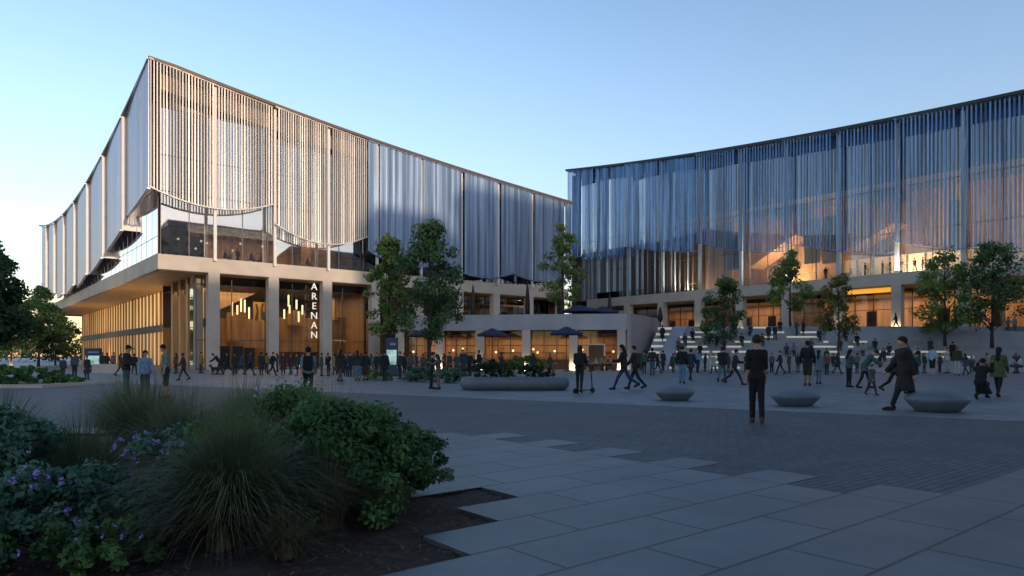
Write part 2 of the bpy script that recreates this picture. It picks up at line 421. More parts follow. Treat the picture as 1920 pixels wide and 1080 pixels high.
for p0, p1 in ((409, 431), (436, 456), (458, 478)):
    pxbox(p0, p1, 649 if p0 < 458 else 652, 694, GT+.9, .12, M['black'], 'door')
pxbox(405, 500, 691.2, 693.2, GT+.5, .15, M['lamp'], 'floor_light')
s0 = s_at(487, 6)
area_light('atrium light', lb(13, 9, 8.8), (17, 9), 1250, (1, .80, .58), (0, 0, -1), math.atan2(Rv.y, Rv.x))
area_light('atrium light', lb(28, 7, 8.7), (8, 6), 420, (1, .76, .5), (0, 0, -1), math.atan2(Rv.y, Rv.x))
# upper foyer behind glass
UT = 1.3
hemS_b = [(17.4, 16.5, 17.8), (15.7, 14.1, 15.6), (13.9, 12.5, 13.6), (13.1, 12.0, 13.0), (12.9, 12.2, 13.4)]
BW = 11.2
def hemS(s):
    i = min(4, max(0, int(s/BW))); x = s/BW-i
    a, m_, b_ = hemS_b[i]
    return a+(b_-a)*x-4*(x*(1-x))*((a+b_)/2-m_)
for i in range(5):
    s0, s1 = (.5 if i == 0 else i*BW), (i+1)*BW
    window(A, lambda u, d: lb(u, UT+d), s0+.02, s1, ST+.02, roofS(s1)-2.3, M['glass_dark'] if i > 1 else M['glass_up'], 4, M['frame'], (17.9, 21.5) if i < 3 else (16.8,))
    # inner blinds behind upper glass and solid parapet band
    lbox(MB(), s0+.05, s1-.02, UT+1.6, UT+1.75, max(18.0, 0) if i < 2 else 15.6, lambda a, b: roofS(a)-2.2).build('inner_wall', M['blind'], A)
    lbox(MB(), s0+.02, s1, UT-.25, UT+.3, lambda a, b: roofS(a)-2.2, lambda a, b: roofS(a)-.35).build('parapet', M['parapet'], A)
lbox(MB(), 1.5, 55, UT+.3, 14, 17.6, 17.75).build('interior_ceiling', mat('pale foyer ceiling', lin('#9aa0a8'), .6, 0, .05, .5), A)
lbox(MB(), 3, 55, 12, 12.3, ST+.02, 17.5).build('interior_wall', M['wood'], A)
lbox(MB(), .9, 2.0, UT+.25, 4, ST+.02, 17.5).build('interior_wall', M['brown'], A)
lbox(MB(), 2.0, 3.6, UT+2.2, UT+4.4, ST+.02, 15.4).build('interior_wall', M['brown'], A)
lbox(MB(), 3.6, 5.6, UT+3.2, UT+4.4, ST+.02, 14.2).build('interior_wall', M['brown'], A)
lbox(MB(), 21.6, 23.7, UT+.6, 5, ST+.02, 17.4).build('interior_wall', M['wood_dark'], A)
lbox(MB(), 18.2, 21.4, 6, 9, ST+.02, 16.4).build('interior_wall', M['wood'], A)
area_light('foyer light', lb(12, 7, 15.5), (18, 5), 1600, (1, .74, .48), (0, 0, -1), math.atan2(Rv.y, Rv.x))
# fin veil
def fins(P, n, u0, u1, out, width, depth, zb, zt, m, parent, jitter=.0, name='fin_screen', skip=()):
    mb = MB()
    for k in range(n):
        u = u0+(u1-u0)*(k+.5)/n; x = (k+.5)/n
        if any(abs(u-q) < .2 for q in skip): continue
        o = out(x); tw = random.uniform(-jitter, jitter)
        ca, sa = math.cos(tw), math.sin(tw)
        q = []
        for a, b_ in ((-width/2, -depth/2), (width/2, -depth/2), (width/2, depth/2), (-width/2, depth/2)):
            q.append(P(u+a*ca-b_*sa, -o+a*sa+b_*ca))
        z0, z1 = zb(u), zt(u)
        mb.hexa([(*p, z0) for p in q], [(*p, z1) for p in q])
    # hem and head rails
    for zf, dz in ((zb, 0), (zt, -.22)):
        prev = None
        for k in range(13):
            u = u0+(u1-u0)*k/12; o = out(k/12)
            cur = ([(*P(u, -o-.16), zf(u)+dz-.1), (*P(u, -o+.16), zf(u)+dz-.1)], [(*P(u, -o-.16), zf(u)+dz+.03), (*P(u, -o+.16), zf(u)+dz+.03)])
            if prev: mb.hexa([prev[0][0], cur[0][0], cur[0][1], prev[0][1]], [prev[1][0], cur[1][0], cur[1][1], prev[1][1]])
            prev = cur
    return mb.build(name, m, parent)
for i in range(5):
    u0, u1 = i*BW+(.1 if i else -.95), (i+1)*BW-.05
    if i < 2:
        fins(lambda u, d: lb(u, d), 42, u0, u1, lambda x: .75-.3*x, .11, .22, hemS, lambda u: roofS(u)-.1, M['fin'], A, .15, skip=cols_s)
    else:
        fins(lambda u, d: lb(u, d), 44, i*BW+.01, (i+1)*BW, lambda x: .62, .236, .05, hemS, lambda u: roofS(u)-.1, M['fin_shade'], A, .13, skip=cols_s)
TB = 12.25
def hemT(t):
    i = int(min(7.99, max(0, t/TB))); x = t/TB-i
    a, b_ = ((17.5, 17.0), (15.4, 14.6), (13.7, 12.9), (12.8, 11.95), (12.3, 11.75), (11.8, 12.0), (12.6, 14.0), (14.5, 16.6))[i]
    return a+(b_-a)*x-.3*math.sin(math.pi*x)
for i in range(8):
    t0, t1 = i*TB, (i+1)*TB
    fins(lambda u, d: lb(d, u), 42, t0+(.05 if i else -.75), t1-.05, lambda x: .95-.5*x+.12*math.sin(math.pi*x), .27, .06, hemT, lambda u: roofT(u)-.1, M['fin_left'], A, .07)
    if i:
        zb_ = hemT(t0+.02)-.05
        MB().hexa([lb(-.98, t0-.12, zb_), lb(.2, t0-.12, zb_), lb(.2, t0+.04, zb_), lb(-.98, t0+.04, zb_)],
                  [lb(-.98, t0-.12, roofT(t0)-.1), lb(.2, t0-.12, roofT(t0)-.1), lb(.2, t0+.04, roofT(t0)-.1), lb(-.98, t0+.04, roofT(t0)-.1)]).build('return_panel', M['post'], A)
    window(A, lambda u, d: lb(.06+d, u), t0+(.3 if i == 0 else 0), t1, ST+.02, roofT(min(t1, 97))-1.2, M['glass_up'], 5, M['frame'], (13.2, 17.9,), .03, .06, .034)
    lbox(MB(), 2.6, 2.75, t0+(3 if i == 0 else 0), t1-.02, 17.8, lambda a, b: roofT(b)-1).build('inner_wall', M['blind'], A)
lbox(MB(), 9, 9.3, 13, 97, ST+.02, 17.6).build('interior_wall', M['brown'], A)
# roof sheet with folded edge
rf = MB(); ns, ntt = 24, 32
G = [[None]*(ntt+1) for _ in range(ns+1)]
vs = []; fs = []
for lay, dz in ((0, -.3), (1, 0)):
    for i in range(ns+1):
        for j in range(ntt+1):
            s = -1.0+57.2*i/ns; t = -.9+98.9*j/ntt
            z = roofS(max(0, s))+(roofT(max(0, t))-roofT(0))*(1-i/ns*.6)
            vs.append(lb(s, t, z+dz))
K = (ns+1)*(ntt+1); ix = lambda l, i, j: l*K+i*(ntt+1)+j
for i in range(ns):
    for j in range(ntt):
        fs.append((ix(1, i, j), ix(1, i+1, j), ix(1, i+1, j+1), ix(1, i, j+1))); fs.append((ix(0, i, j), ix(0, i, j+1), ix(0, i+1, j+1), ix(0, i+1, j)))
for i in range(ns):
    fs.append((ix(0, i, 0), ix(0, i+1, 0), ix(1, i+1, 0), ix(1, i, 0))); fs.append((ix(0, i+1, ntt), ix(0, i, ntt), ix(1, i, ntt), ix(1, i+1, ntt)))
for j in range(ntt):
    fs.append((ix(0, 0, j+1), ix(0, 0, j), ix(1, 0, j), ix(1, 0, j+1))); fs.append((ix(0, ns, j), ix(0, ns, j+1), ix(1, ns, j+1), ix(1, ns, j)))
rf.add(vs, fs); rf.build('roof', M['cap'], A)
lbox(MB(), 55.4, 55.9, 1, 97, 0, 23.8).build('end_wall', M['brown'], A)
lbox(MB(), 1, 55.3, 97.1, 97.5, ST, 26).build('end_wall', M['brown'], A)
# left side, ground level: timber fins before lit curtains under the overhang
WS = 5.6
M['curtain'] = lit_window_mat('lit curtains', lin('#b5814a'), lin('#ffdf9e'), .8, .9, (2.5, 2.5, .05))
M['curtain_low'] = lit_window_mat('lit shop curtains', lin('#a3713f'), lin('#f7d79c'), .6, .9, (2.5, 2.5, .05))
for i in range(8):
    t0, t1 = 4.0+11*i, 4.0+11*(i+1)-.02
    lbox(MB(), WS+.3, WS+.36, t0, t1, 5.5, SB-.1).build('window', M['curtain'], A)
    lbox(MB(), WS+.3, WS+.36, t0, t1, .25, 4.6).build('window', M['curtain_low'], A)
    lbox(MB(), WS-.1, WS+.37, t0, t1, 4.61, 5.48).build('spandrel', M['brown'], A)
    f = MB()
    for k in range(5):
        t = t0+11*(k+.5)/5
        lbox(f, WS+.06, WS+.28, t-.14, t+.14, 5.5, SB-.08); lbox(f, WS+.06, WS+.28, t-.14, t+.14, .02, 4.6)
    f.build('timber_fins', M['soffit'], A)
for k, t in enumerate((3.4, 6.2, 9.2, 12.5)):
    lbox(MB(), 4.2, 5.0, t-.42, t+.42, .0, SB-.08).build('column', M['soffit'] if k else M['concrete'], A)
lbox(MB(), 4.0, 4.08, GT+.6, 4.2, 0, SB-.1).build('window', M['glass_clear'], A)
area_light('soffit light', lb(3.2, 22, .4), (30, .5), 1300, (1, .74, .48), (0, 0, 1), math.atan2(Lv.y, Lv.x))
area_light('soffit light', lb(3.2, 60, .4), (40, .5), 1700, (1, .74, .48), (0, 0, 1), math.atan2(Lv.y, Lv.x))
# hanging dark boxes under the soffit by the corner
for t in (5.0, 7.6, 10.6):
    lbox(MB(), 4.4, 5.4, t-.5, t+.5, 8.2, SB-.07).build('hanging_box', M['brown'], A)
# sign
sign = thing('letter_sign', 'vertical white lit letters reading ARENAN on the dark glass between two beige columns', 'sign', lb(s_at(589, 1.6), 1.6, 0))
sgz = [539, 560, 581, 602.5, 624, 645]
ang = math.atan2(Rv.y, Rv.x)
m_let = emit_mat('lit white letter', lin('#f3e6d4'), .75)
for i, chh in enumerate('ARENAN'):
    cu = bpy.data.curves.new('letter', 'FONT'); cu.body = chh; cu.size = 1.12; cu.extrude = .05; cu.offset = .0; cu.align_x = 'CENTER'
    tmp = bpy.data.objects.new('tmp', cu); COL.objects.link(tmp); bpy.context.view_layer.update()
    me = bpy.data.meshes.new_from_object(tmp.evaluated_get(bpy.context.evaluated_depsgraph_get())); bpy.data.objects.remove(tmp)
    me.name = 'letter'; me.materials.clear()
    o = link_mesh('letter', me, m_let, sign)
    o.location = (0, 0, zl(543.5+18.1*i, s_at(589, 1.6), 1.6)); o.rotation_euler = (R(90), 0, ang)
r_ = MB(); s = s_at(589, 1.6); lbox(r_, s-.03, s+.03, 1.68, 1.74, zl(634, s, 1.6), SB-.05); r_.build('hanger', M['frame'], sign)
# pendant lamps in the atrium
pend = [(435, 566, 592), (445, 572, 590), (452, 560, 585), (459, 562, 586), (467, 576, 598),
        (533, 580, 598), (541, 553, 575), (543, 572, 588), (556, 562, 580), (560, 584, 604), (567, 572, 590)]
for i, (px, y0, y1) in enumerate(pend):
    t = 5.0+(i % 3)*.8; s = s_at(px, t); za, zb = zl(y1, s, t), zl(y0, s, t)
    o = thing('pendant_lamp', 'slim white lit tube lamp hanging in the atrium ' + ('left of the gold banner' if i < 5 else 'right of the gold banner'), 'lamp', lb(s, t, za), 0, 'tube lamps hanging in the atrium')
    MB().lathe([(.0, 0), (.09, .01), (.1, .04), (.1, zb-za-.04), (.09, zb-za-.01), (0, zb-za)], (0, 0, 0), 10).build('tube', M['lamp'], o, True, world=False)
    MB().tube([(0, 0, zb-za), (0, 0, 9.0-za)], .012, 5).build('cord', M['black'], o, world=False)
# gold banner with dark shapes
def banner(name, label, P, w0, w1, z0, z1, mbg, mfg, shapes):
    o = thing(name, label, 'banner', (*P((w0+w1)/2, 0), z0))
    g = MB(); q = [P(w0, 0), P(w1, 0), P(w1, .05), P(w0, .05)]
    g.hexa([(*p, z0) for p in q], [(*p, z1) for p in q]); g.build('cloth', mbg, o)
    f = MB()
    for sh in shapes:
        vs = [(*P(w0+(w1-w0)*x, -.012), z0+(z1-z0)*y) for x, y in sh]; n = len(vs)
        vs2 = [(*P(w0+(w1-w0)*x, -.004), z0+(z1-z0)*y) for x, y in sh]
        f.add(vs+vs2, [tuple(range(n)), tuple(range(2*n-1, n-1, -1))]+[(i, n+i, n+(i+1) % n, (i+1) % n) for i in range(n)])
    f.build('print', mfg, o); return o
gold = mat('gold cloth', lin('#c98f2c'), .6, 0, .2, 1, emit=lin('#c98f2c'), es=.0)
s0, s1 = s_at(475, 7), s_at(499, 7)
banner('banner', 'gold hanging banner with dark curved shapes inside the atrium', lambda u, d: lb(u, 7+d), s0, s1, zl(601, s0, 7), zl(566, s0, 7), gold, M['brown'],
       [[(.1, 0), (.35, 0), (.42, .5), (.3, .9), (.15, .9), (.25, .5)], [(.6, .1), (.9, 0), (.95, .3), (.75, .6), (.85, .95), (.65, .95), (.55, .5)]])
# ------------------------------------------------------------------ right building
D0 = Vector((46.3, 82.3)); Av = Lv.copy(); Bv = Rv.copy()        # a runs to the far left end, b goes inside
def rb(a, b, z=None):
    p = D0+Av*a+Bv*b
    return (p.x, p.y) if z is None else (p.x, p.y, z)
def a_at(px, b=0):
    r = (px-960)/F; return (r*(D0.y+Bv.y*b)-D0.x-Bv.x*b)/(Av.x-r*Av.y)
def zr(py, a, b=0): return zat(py, (D0+Av*a+Bv*b).y)
def rbox(mb, a0, a1, b0, b1, z0, z1):
    f = lambda z, a, b: z(a, b) if callable(z) else z
    q = [(a0, b0), (a0, b1), (a1, b1), (a1, b0)]
    q = [(a0, b0), (a1, b0), (a1, b1), (a0, b1)][::-1]
    return mb.hexa([rb(a, b, f(z0, a, b)) for a, b in q], [rb(a, b, f(z1, a, b)) for a, b in q])
roofA = smooth_fit([-30, -12.7, 0, 13.9, 28.2, 55.8], [29.0, 29.5, 30.3, 30.9, 32.1, 35.6], 2)
hemA0 = smooth_fit([-30, -12.7, 0, 14, 28, 42, 55], [14.2, 13.6, 14.3, 16.6, 18.3, 18.6, 19.3], 3)
TZ = 4.6
hall = thing('theatre_building', 'long curved hall with cool blue fin veil above orange lit rooms at the right', 'building', rb(0, 0, TZ))
H = hall
rbox(MB(), -32, 51, -.6, 28, SB, 11.4).build('floor_slab', M['concrete'], H)
rbox(MB(), -31.6, 50.6, -.2, 27, SB-.06, SB-.003).build('soffit', M['soffit'], H)
RB = [-28, -14, 0, 14, 28, 42, 55.6]
def hemA(a):
    i = min(5, max(0, int((a+28)//14))); x = (a+28)/14-i
    return hemA0(a)+1.3*(x-.5)-.9*4*x*(1-x)*.5
for i in range(6):
    a0, a1 = RB[i]+.05, RB[i+1]-.05
    dense = i >= 4
    if i < 4:
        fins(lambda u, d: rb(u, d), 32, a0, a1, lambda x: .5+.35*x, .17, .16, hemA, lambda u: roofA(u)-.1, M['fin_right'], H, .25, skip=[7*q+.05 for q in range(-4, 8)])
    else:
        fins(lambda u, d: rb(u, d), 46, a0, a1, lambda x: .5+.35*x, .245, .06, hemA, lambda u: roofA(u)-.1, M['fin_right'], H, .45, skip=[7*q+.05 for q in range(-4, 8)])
for k in range(-4, 8):
    a = 7*k+.05
    rbox(MB(), a-.2, a+.2, .2, .6, 11.42, lambda x, y: roofA(x)-.5).build('post', M['post_cool'], H)
for a in (30.5, 33, 37, 39.5, 40.8, 44, 45.6, 47, 51, 53):
    rbox(MB(), a-.09, a+.09, .7, .9, 11.42, lambda x, y: hemA(x)+1.5).build('mullion_post', M['post_cool'], H)
for i in range(6):
    a0, a1 = RB[i], RB[i+1]
    window(H, lambda u, d: rb(u, 1.4+d), a0, a1, 11.42, roofA(a0)-1.2, M['glass_hall'], 4, M['frame'], (16.5, 22))
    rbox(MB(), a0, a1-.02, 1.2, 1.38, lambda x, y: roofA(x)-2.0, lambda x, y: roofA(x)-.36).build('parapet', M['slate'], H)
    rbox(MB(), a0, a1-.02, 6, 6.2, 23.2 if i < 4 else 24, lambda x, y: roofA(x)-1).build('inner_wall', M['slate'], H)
    rbox(MB(), a0, a1-.02, 9, 9.3, 11.42, 23).build('interior_wall', M['wood'] if i < 4 else M['wood_dark'], H)
rbox(MB(), -28, 55, 1.6, 9, 22.9, 23.1).build('interior_ceiling', M['umber'], H)
rbox(MB(), -8, 9.5, 7.6, 7.9, 11.42, 14.6).build('interior_wall', mat('cream gallery wall', lin('#d8b98c'), .6, 0, .1, .4), H)
for k in range(8):
    a = -7+2.1*k
    rbox(MB(), a, a+.16, 7.3, 7.58, 11.42, 14.5).build('interior_post', M['wood_dark'], H)
# sloping orange auditorium undersides seen through the glass
for a0, a1, z0, z1 in ((1.5, 8.5, 15.2, 18.4), (15, 22, 14.6, 18.6)):
    m_ = MB(); q = [rb(a0, 4.2), rb(a0, 8), rb(a1, 8), rb(a1, 4.2)]
    m_.hexa([(*q[3], z0), (*q[2], z0), (*q[1], z1), (*q[0], z1)], [(*q[3], z1+2.5), (*q[2], z1+2.5), (*q[1], z1+2.9), (*q[0], z1+2.9)])
    m_.build('auditorium_soffit', M['wood'], H)
rbox(MB(), -29, 55, 27.5, 28, TZ, 33).build('end_wall', M['brown'], H)
rbox(MB(), 55.3, 55.6, .3, 27, TZ, 34.5).build('end_wall', M['brown'], H)
rbox(MB(), -29.6, -29.3, .3, 27, TZ, 28.5).build('end_wall', M['brown'], H)
rf = MB(); vs = []; fs = []; n = 30
for i in range(n+1):
    a = -29+85*i/n
    for b, z in ((-1.0, 0), (28, 0), (28, -.35), (-1.0, -.35)): vs.append(rb(a, b, roofA(a)+z))
for i in range(n):
    for k in range(4): fs.append((4*i+k, 4*i+4+k, 4*i+4+(k+1) % 4, 4*i+(k+1) % 4))
fs += [(0, 1, 2, 3), (4*n+3, 4*n+2, 4*n+1, 4*n)]
rf.add(vs, fs); rf.build('roof', M['cap_dark'], H)
# terrace level shops
for k in range(-4, 8):
    a = 7*k-.2
    rbox(MB(), a-.55, a+.55, -.603, .5, TZ, SB).build('column', M['concrete'], H)
for i in range(11):
    a0, a1 = -28+7*i, -21+7*i
    gl = window(H, lambda u, d: rb(u, 5.0+d), a0, a1, TZ+.02, SB-.1, M['glass_clear'], 3, M['frame'], (7.4,))
    rbox(MB(), a0, a1-.02, 11, 11.3, TZ, SB-.1).build('interior_wall', M['orange'] if i not in (6, 8) else M['wood_dark'], H)
    for x in ((1.2, 2.9) if i % 2 else (4.3,)):
        rbox(MB(), a0+x, a0+x+1.3, 5.12, 5.2, TZ+.05, 7.3).build('door', M['wood_dark'], H)
rbox(MB(), -29, 50, 5.1, 11.2, SB-.6, SB-.55).build('interior_ceiling', M['soffit'], H)
rbox(MB(), .9, 6.3, 1.2, 1.5, SB-.62, SB-.07).build('ceiling_light', emit_mat('lit ceiling strip', lin('#ffb840'), .8), H)
for a, e in ((-18, 240), (-3, 300), (9, 220), (22, 200), (36, 140)):
    area_light('shop light', rb(a, 8.2, SB-.75), (11, 3.5), e*2.4, (1, .76, .5), (0, 0, -1), math.atan2(Av.y, Av.x))
for a, e in ((-18, 800), (0, 520), (16, 800), (32, 420)):
    area_light('hall light', rb(a, 4.4, 11.8), (13, 2.2), e*7, (1, .78, .5), (0, 0, 1), math.atan2(Av.y, Av.x))
area_light('gallery light', rb(1, 5.4, 14.7), (15, 1.5), 90, (1, .68, .35), (0, 0, -1), math.atan2(Av.y, Av.x))
# balustrade glass on the slab
for k in range(-4, 7):
    a0, a1 = 7*k+.3, 7*k+6.7
    rbox(MB(), a0, a1, -.4, -.37, 11.42, 12.45).build('balustrade', M['glass_clear'], H)
# standing-figure banners behind the glass: dark blue cloth with plain silhouettes
M['banner_blue'] = mat('blue grey banner cloth', lin('#5f7d98'), .8, 0, .15, 1)
M['banner_navy'] = mat('navy banner cloth', lin('#232b45'), .8, 0, .2, 1)
legs = [[(.30, .05), (.42, .05), (.50, .45), (.58, .05), (.75, .03), (.75, .08), (.66, .1), (.64, .55), (.70, .8), (.62, .97), (.5, 1.0), (.40, .97), (.34, .8), (.38, .55)]]
def rban(px0, px1, y0, y1, mbg, mfg, label, b=1.9, shapes=legs):
    a0, a1 = a_at(px0, b), a_at(px1, b); am = (a0+a1)/2
    return banner('banner', label, lambda u, d: rb(u, b+d), a0, a1, zr(y1, am, b), zr(y0, am, b), mbg, mfg, shapes)
rban(1363, 1397, 440, 506, M['banner_blue'], M['black'], 'pale blue hanging banner with a dark standing figure behind the glass veil')
rban(1508, 1538, 410, 494, M['banner_navy'], M['black'], 'navy banner hanging left of the yellow strip behind the fins', shapes=[[(.2, .1), (.8, .1), (.7, .9), (.3, .9)]])
rban(1542, 1568, 405, 494, M['banner_navy'], M['banner_blue'], 'narrow navy banner with pale figure right of the yellow strip', shapes=[[(.35, .45), (.6, .45), (.7, .75), (.5, .95), (.3, .75)]])
rban(1778, 1800, 375, 470, M['banner_navy'], M['banner_blue'], 'tall dark banner with a pale blue figure at the right end of the veil')
gy = thing('banner', 'narrow yellow banner strip between two navy banners', 'banner', rb(a_at(1540, 1.85), 1.85, 15))
a0, a1 = a_at(1539, 1.85), a_at(1542.5, 1.85)
rbox(MB(), a1, a0, 1.85, 1.9, zr(490, a0, 1.85), zr(425, a0, 1.85)).build('cloth', gold, gy)

# ------------------------------------------------------------------ terrace and seating steps
tr = MB(); tr.prism([(16.6, 75.12), (62, 75.12), (82, 95), (40, 150), (13, 130), (13, 107), (19.5, 82.5)], 0, TZ)
tag(tr.build('terrace', slab_mat('terrace paving', lin('#7f828a'), .6, .6, .008, .08, .6)), kind='structure')
steps = thing('seating_steps', 'broad flight of grey stone seating steps with lit undersides climbing to the terrace', 'steps', (20, 67, 0))
NS, RI, TRD, Y0 = 9, .53, .9, 67.0
stone = mat('step stone', lin('#9a9b9d'), .6, 0, .15, .7, .1, 8)
def stz(k): return .4+RI*k
def skew(y): return 15.4+.5*(y-Y0)
for k in range(NS):
    y0 = Y0+TRD*k; z = stz(k)
    x0 = skew(y0); x1 = 62.0
    MB().hexa([(x0, y0, 0), (x1, y0, 0), (x1, 75.11, 0), (skew(75.11), 75.11, 0)], [(x0, y0, z), (x1, y0, z), (x1, 75.11, z), (skew(75.11), 75.11, z)]) if False else None
    m_ = MB(); zb_ = 0 if k == 0 else z-RI+.0
    m_.hexa([(x0, y0, zb_), (x1, y0, zb_), (x1, 75.1, zb_), (skew(75.1), 75.1, zb_)], [(x0, y0, z), (x1, y0, z), (x1, 75.1, z), (skew(75.1), 75.1, z)])
    m_.build('step', stone, steps)
segs = [(0, 1232, 1262), (0, 1332, 1352), (0, 1381, 1387), (0, 1597, 1603), (1, 1333, 1349), (1, 1445, 1456), (2, 1251, 1262), (2, 1334, 1347), (2, 1300, 1328), (2, 1575, 1600), (2, 1630, 1675), (2, 1737, 1770), (2, 1812, 1826),
        (3, 1257, 1270), (3, 1308, 1330), (3, 1336, 1350), (3, 1372, 1402), (3, 1545, 1575), (3, 1640, 1680), (3, 1715, 1775), (4, 1262, 1276), (4, 1287, 1326), (4, 1362, 1390), (4, 1522, 1568), (4, 1590, 1600),
        (5, 1270, 1282), (5, 1287, 1303), (5, 1378, 1408), (5, 1544, 1553), (5, 1600, 1626), (6, 1264, 1275), (6, 1286, 1315), (6, 1428, 1450), (6, 1475, 1536), (7, 1302, 1336), (7, 1436, 1470), (7, 1500, 1534), (8, 1381, 1394), (8, 1408, 1440)]
for k, p0, p1 in segs:
    y = Y0+TRD*k-.012; z = stz(k)-.12
    x0, x1 = (p0-960)/F*y, (p1-960)/F*y
    x0 = max(x0, skew(y)+.02)
    MB().box(x0, x1, y-.03, y+.008, z-.10, z+.08).build('light_strip', M['strip'], steps)
# narrow stair beside the pavilion wall, sloped cheek between it and the seats
stair = thing('side_stair', 'narrow lit stair rising between the pavilion wall and the stone cheek wall', 'stairs', (13, 67, 0))
NN = 14
for k in range(NN):
    y0 = 69.2+.42*k; z = .33*(k+1); zb_ = 0 if k == 0 else z-.33
    xl = lambda y: 12.1+.5*(y-Y0); xr = lambda y: 13.75+.5*(y-Y0)
    m_ = MB(); m_.hexa([(xl(y0), y0, zb_), (xr(y0), y0, zb_), (xr(75.1), 75.1, zb_), (xl(75.1), 75.1, zb_)], [(xl(y0), y0, z), (xr(y0), y0, z), (xr(75.1), 75.1, z), (xl(75.1), 75.1, z)])
    m_.build('step', stone, stair)
    if k >= 3 and k % 2: MB().box(xl(y0)+.05, xr(y0)-.12, y0-.04, y0-.002, z-.30, z-.06).build('light_strip', M['strip'], stair)
ck = MB()
ya, yb = 66.6, 75.1
f = lambda y, o: 13.8+o+.5*(y-Y0)
ck.hexa([(f(ya, 0), ya, 0), (f(ya, 1.5), ya, 0), (f(yb, 1.5), yb, 0), (f(yb, 0), yb, 0)], [(f(ya, 0), ya, .35), (f(ya, 1.5), ya, .35), (f(yb, 1.5), yb, 4.7), (f(yb, 0), yb, 4.7)])
ck.build('cheek_wall', M['concrete_grey'], steps)
# grey terrace wall and planters at the right
tw = thing('terrace_wall', 'long low blue grey concrete wall edging the terrace above the right hand steps', 'wall', (45, 71.5, 0))
MB().hexa([(33.2, 72.3, 2.3), (62, 70.0, 2.0), (62, 74.9, 2.0), (33.8, 74.9, 2.3)], [(33.2, 72.3, 4.5), (62, 70.0, 3.75), (62, 74.9, 3.75), (33.8, 74.9, 4.5)]).build('wall', M['concrete_grey'], tw)
lo = thing('stone_plinth', 'long low dark grey stone plinth in front of the right hand steps', 'plinth', (40, 60, 0))
MB().hexa([(29.5, 61, 0), (52, 57.5, 0), (52, 60.5, 0), (29.5, 63, 0)], [(29.5, 61, .38), (52, 57.5, .38), (52, 60.5, .38), (29.5, 63, .38)]).build('block', M['concrete_grey'], lo)

# ------------------------------------------------------------------ restaurant pavilion
pav = thing('restaurant_pavilion', 'low grey concrete pavilion with orange lit restaurant bays and a roof terrace', 'building', (0, 70.5, 0))
Pl, Pr = Vector((-12.7, 72.4)), Vector((11.6, 69.0))
Pd = (Pr-Pl).normalized(); Pn = Vector((-Pd.y, Pd.x)); PL = (Pr-Pl).length
def pv(u, d, z=None):
    p = Pl+Pd*u+Pn*d
    return (p.x, p.y) if z is None else (p.x, p.y, z)
def pbox(mb, u0, u1, d0, d1, z0, z1):
    q = [(u0, d0), (u1, d0), (u1, d1), (u0, d1)]
    return mb.hexa([pv(a, b, z0) for a, b in q], [pv(a, b, z1) for a, b in q])
pbox(MB(), 0, PL, 0, .5, 4.1, 5.72).build('fascia', M['concrete_grey'], pav)
deck = [pv(0, .51), pv(PL-.3, .51), (16.0, 78.2), lb(53, -.8), lb(30, -.8), lb(25.5, -.8)]
MB().prism(deck, 4.12, 5.0).build('roof_deck', M['concrete_grey'], pav)
wl = MB(); wl.hexa([(11.62, 69.0, 0), (12.0, 69.0, 0), (17.3, 79.0, 0), (16.9, 79.0, 0)], [(11.62, 69.0, 5.72), (12.0, 69.0, 5.72), (17.3, 79.0, 5.72), (16.9, 79.0, 5.72)])
wl.build('side_wall', mat('mauve grey concrete', lin('#9c9392'), .75, 0, .1, .4, .1), pav)
def u_at(px, d=0):
    r = (px-960)/F; return (r*(Pl.y+Pn.y*d)-Pl.x-Pn.x*d)/(Pd.x-r*Pd.y)
pcols = [748, 823, 899, 986, 1075, 1165]
for i, px in enumerate(pcols):
    u = u_at(px); pbox(MB(), u-.42, u+.42, .03, .6, 0, 4.1).build('column', M['concrete'], pav)
    x, y, z = pv(u, -.35, .1); point_light('uplight', (x, y, z), 80 if px > 780 else 30, (1, .78, .5), .1)
    MB().lathe([(.0, 0), (.1, 0), (.1, .04), (0, .05)], pv(u, -.35, .004), 12).build('uplight', M['lamp'], pav)
for i in range(5):
    u0, u1 = u_at(pcols[i])+.42, u_at(pcols[i+1])-.42
    window(pav, lambda u, d: pv(u, 1.2+d), u0, u1, .02, 4.08, M['glass_clear'], 3, M['wood_dark'], (2.5,))
    pbox(MB(), u0-.4, u1+.4, 6, 6.2, 0, 4.08).build('interior_wall', M['orange'], pav)
    pbox(MB(), u0+.5, u1-.3, 5.3, 5.9, 0.02, 1.05).build('bar_counter', M['wood_dark'], pav)
    pbox(MB(), u0+.6, u1-.6, 5.75, 5.98, 1.9, 2.0).build('shelf', M['soffit'], pav)
pbox(MB(), 0, PL-.3, 1.3, 6.2, 3.7, 3.75).build('interior_ceiling', M['wood_dark'], pav)
u = u_at(1118, 1.1); fr = MB(); pbox(fr, u-.9, u-.78, 1.0, 1.15, .02, 2.7); pbox(fr, u+.78, u+.9, 1.0, 1.15, .02, 2.7); pbox(fr, u-.78, u+.78, 1.0, 1.15, 2.58, 2.7)
fr.build('door_frame', M['concrete'], pav)
pbox(MB(), u-.78, u+.78, 1.02, 1.1, .03, 2.57).build('door', M['wood_dark'], pav)
for i in range(3):
    x, y, z = pv(4+8*i, 3.6, 3.6)
    area_light('restaurant light', (x, y, z), (7, 3), 150, (1, .72, .44), (0, 0, -1), math.atan2(Pd.y, Pd.x))
